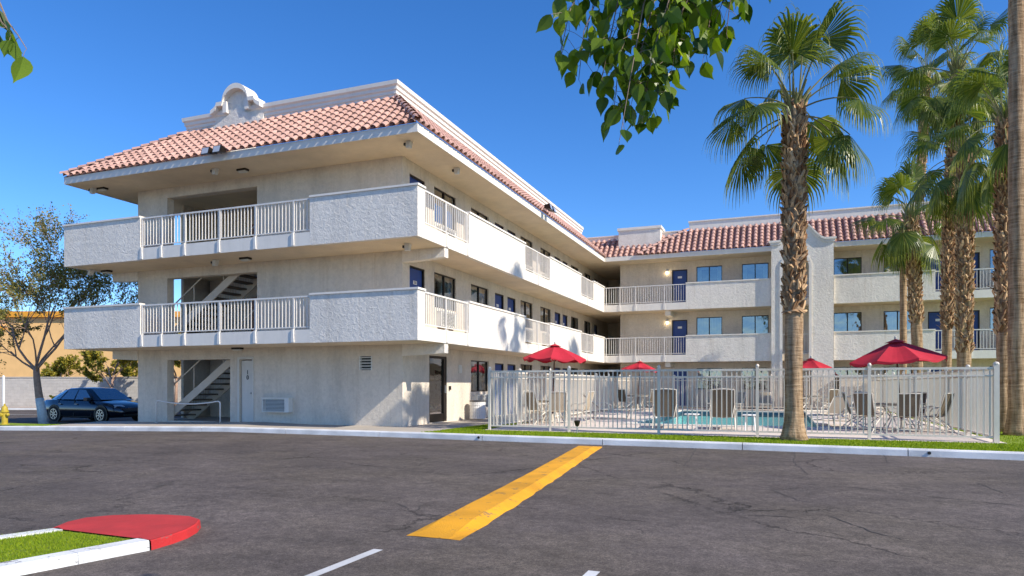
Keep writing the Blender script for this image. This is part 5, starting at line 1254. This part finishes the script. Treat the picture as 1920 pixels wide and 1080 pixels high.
# ================================================================== parked car
def car(loc, rz):
    t_ = thing('parked_car', 'dark blue four door saloon parked on the driveway behind the corner pier', 'car', loc, rz)
    # length along +x (front), width y
    def sec(x_, hw, zb, zm, zt2, crown): return [(x_, 0, zb), (x_, hw*.8, zb), (x_, hw*.97, zb+.08), (x_, hw, zm), (x_, hw*.985, zm+.12), (x_, hw*.93, zt2-.03), (x_, hw*.82, zt2), (x_, 0, zt2+crown)]
    ST_ = [(-2.32, .70, .34, .5, .72, .02), (-2.25, .8, .26, .48, .86, .02), (-2.0, .87, .2, .5, .93, .02), (-1.5, .9, .18, .52, .94, .02), (-1.0, .91, .18, .52, .93, .02), (0, .91, .18, .52, .92, .02), (.8, .91, .18, .52, .91, .03), (1.2, .9, .18, .52, .88, .04), (1.7, .88, .2, .5, .82, .05), (2.1, .83, .22, .46, .74, .05), (2.35, .74, .26, .42, .64, .03), (2.45, .62, .32, .4, .55, .02)]
    mb = MB(); secs = []
    for s_ in ST_:
        h_ = sec(*s_); secs.append(h_+[(x_, -y, z) for x_, y, z in h_[-2:0:-1]])
    mb.loft(secs, closed=True); body = mb.build('body', M_car, t_, smooth=True, recalc=True)
    # cabin: roof + pillars in paint, glass in panels
    def rs(x_, hw, z): return (x_, hw, z)
    base = [(-1.75, .72, .93), (-1.2, .82, .93), (-.15, .84, .92), (.85, .83, .92), (1.2, .74, .9)]
    topc = [(-1.05, .6, 1.36), (-.75, .62, 1.41), (-.1, .63, 1.43), (.35, .62, 1.4), (.42, .6, 1.38)]
    mb = MB(); ring = []
    secs = []
    for (xb, wb, zb), (xt, wt, zt3) in zip(base, topc):
        secs.append([(xb, wb, zb), (lerp(xb, xt, .5), lerp(wb, wt, .45), lerp(zb, zt3, .5)), (xt, wt+.02, zt3-.04), (xt, wt-.06, zt3), (xt, 0, zt3+.02), (xt, -wt+.06, zt3), (xt, -wt-.02, zt3-.04), (lerp(xb, xt, .5), -lerp(wb, wt, .45), lerp(zb, zt3, .5)), (xb, -wb, zb)])
    mb.loft(secs, caps=True); mb.build('cabin', M_car, t_, smooth=True, recalc=True)
    def pan4(name, pts_, off):
        mb = MB(); mb.q([Vector(p)+Vector(off) for p in pts_]); return mb.build(name, M_cglass, t_)
    pan4('windscreen', [(1.17, -.68, .92), (1.17, .68, .92), (.44, .54, 1.36), (.44, -.54, 1.36)], (.025, 0, .02))
    pan4('rear_window', [(-1.72, -.64, .95), (-1.72, .64, .95), (-1.08, .54, 1.34), (-1.08, -.54, 1.34)], (-.03, 0, .02))
    for s_ in (-1, 1):
        f = lambda x_, t2: (x_, s_*(lerp(.845, .63, t2)+.012), lerp(.93, 1.4, t2))
        pan4('side_window', [f(-.1, .04), f(.88, .04), f(.3, .86), f(-.08, .9)], (0, s_*.01, 0)); pan4('side_window', [f(-.98, .04), f(-.18, .04), f(-.16, .9), f(-.68, .86)], (0, s_*.01, 0)); pan4('quarter_window', [(-1.45, s_*.8, .955), (-1.05, s_*.845, .95), (-.78, s_*.69, 1.31), (-.95, s_*.66, 1.29)], (0, s_*.01, 0))
        mb = MB(); mb.box(.62, .82, s_*.86, s_*1.02, .9, 1.03); mb.build('wing_mirror', M_car, t_)
        for nm, xa, xb in (('door', -.13, .9), ('door', -1.1, -.15)):
            mb = MB(); P = [(xa, .915), (xa, .25), (xb, .25), (xb, .915)]; mb.tube([(x_, s_*(.913 if z < .8 else .855), z) for x_, z in P], .006, 4, False); o = mb.build(nm, M_black, t_)
            mb = MB(); mb.box(xa+.06, xa+.22, s_*.895, s_*.925, .74, .77); mb.build('door_handle', M_gray, o)
        for x_ in (1.45, -1.33):
            o = None; mb = MB(); M4 = Matrix.Translation((x_, s_*.82, .33)) @ Matrix.Rotation(pi/2, 4, 'X')
            mb.lathe([(.2, -.1), (.31, -.1), (.33, -.07), (.33, .07), (.31, .1), (.2, .1)], (0, 0, 0), 28, M4); o = mb.build('wheel', M_tyre, t_)
            mb = MB(); mb.lathe([(.19, -.03), (.225, -.03), (.225, .03), (.19, .03), (.19, -.03)], (0, 0, 0), 28, Matrix.Translation((x_, s_*.905, .33)) @ Matrix.Rotation(pi/2, 4, 'X'), cap=False)
            for k in range(7): mb.box(-.022, .022, .03, .2, -.015, .015, Matrix.Translation((x_, s_*.925, .33)) @ Matrix.Rotation(pi/2, 4, 'X') @ Matrix.Rotation(2*pi*k/7, 4, 'Z'))
            mb.lathe([(.05, -.02), (.05, .025), (.02, .03)], (0, 0, 0), 12, Matrix.Translation((x_, s_*.9, .33)) @ Matrix.Rotation(pi/2, 4, 'X')); mb.build('rim', M_rim, o)
            mb = MB(); mb.lathe([(.02, 0), (.39, 0), (.39, .004), (.02, .004)], (0, 0, 0), 28, Matrix.Translation((x_, s_*(.907 if x_ < 0 else .895), .34)) @ Matrix.Rotation(pi/2, 4, 'X')); mb.build('wheel_arch', M_black, t_)
        mb = MB(); mb.loft([[(2.28, s_*.5, .56), (2.33, s_*.5, .68), (2.2, s_*.55, .74)], [(2.12, s_*.8, .58), (2.14, s_*.82, .67), (2.06, s_*.8, .74)]], caps=False); mb.build('headlight', M_lamp, t_)
        mb = MB(); mb.box(-2.335, -2.2, s_*.5, s_*.8, .66, .8); mb.build('tail_light', M_tail, t_)
    mb = MB(); mb.box(2.36, 2.4, -.4, .4, .5, .62); mb.build('grille', M_gray, t_)
    mb = MB(); mb.box(2.4, 2.47, -.62, .62, .3, .36); mb.build('bumper_trim', M_black, t_)
hd = (dR*.925-dF*.38).normalized(); lf = Vector((-hd.y, hd.x, 0))
mid = cam0+dR*(-17.9)+dF*28.45-hd*.06+lf*.86
car((mid.x, mid.y, -.335), atan2(hd.y, hd.x))
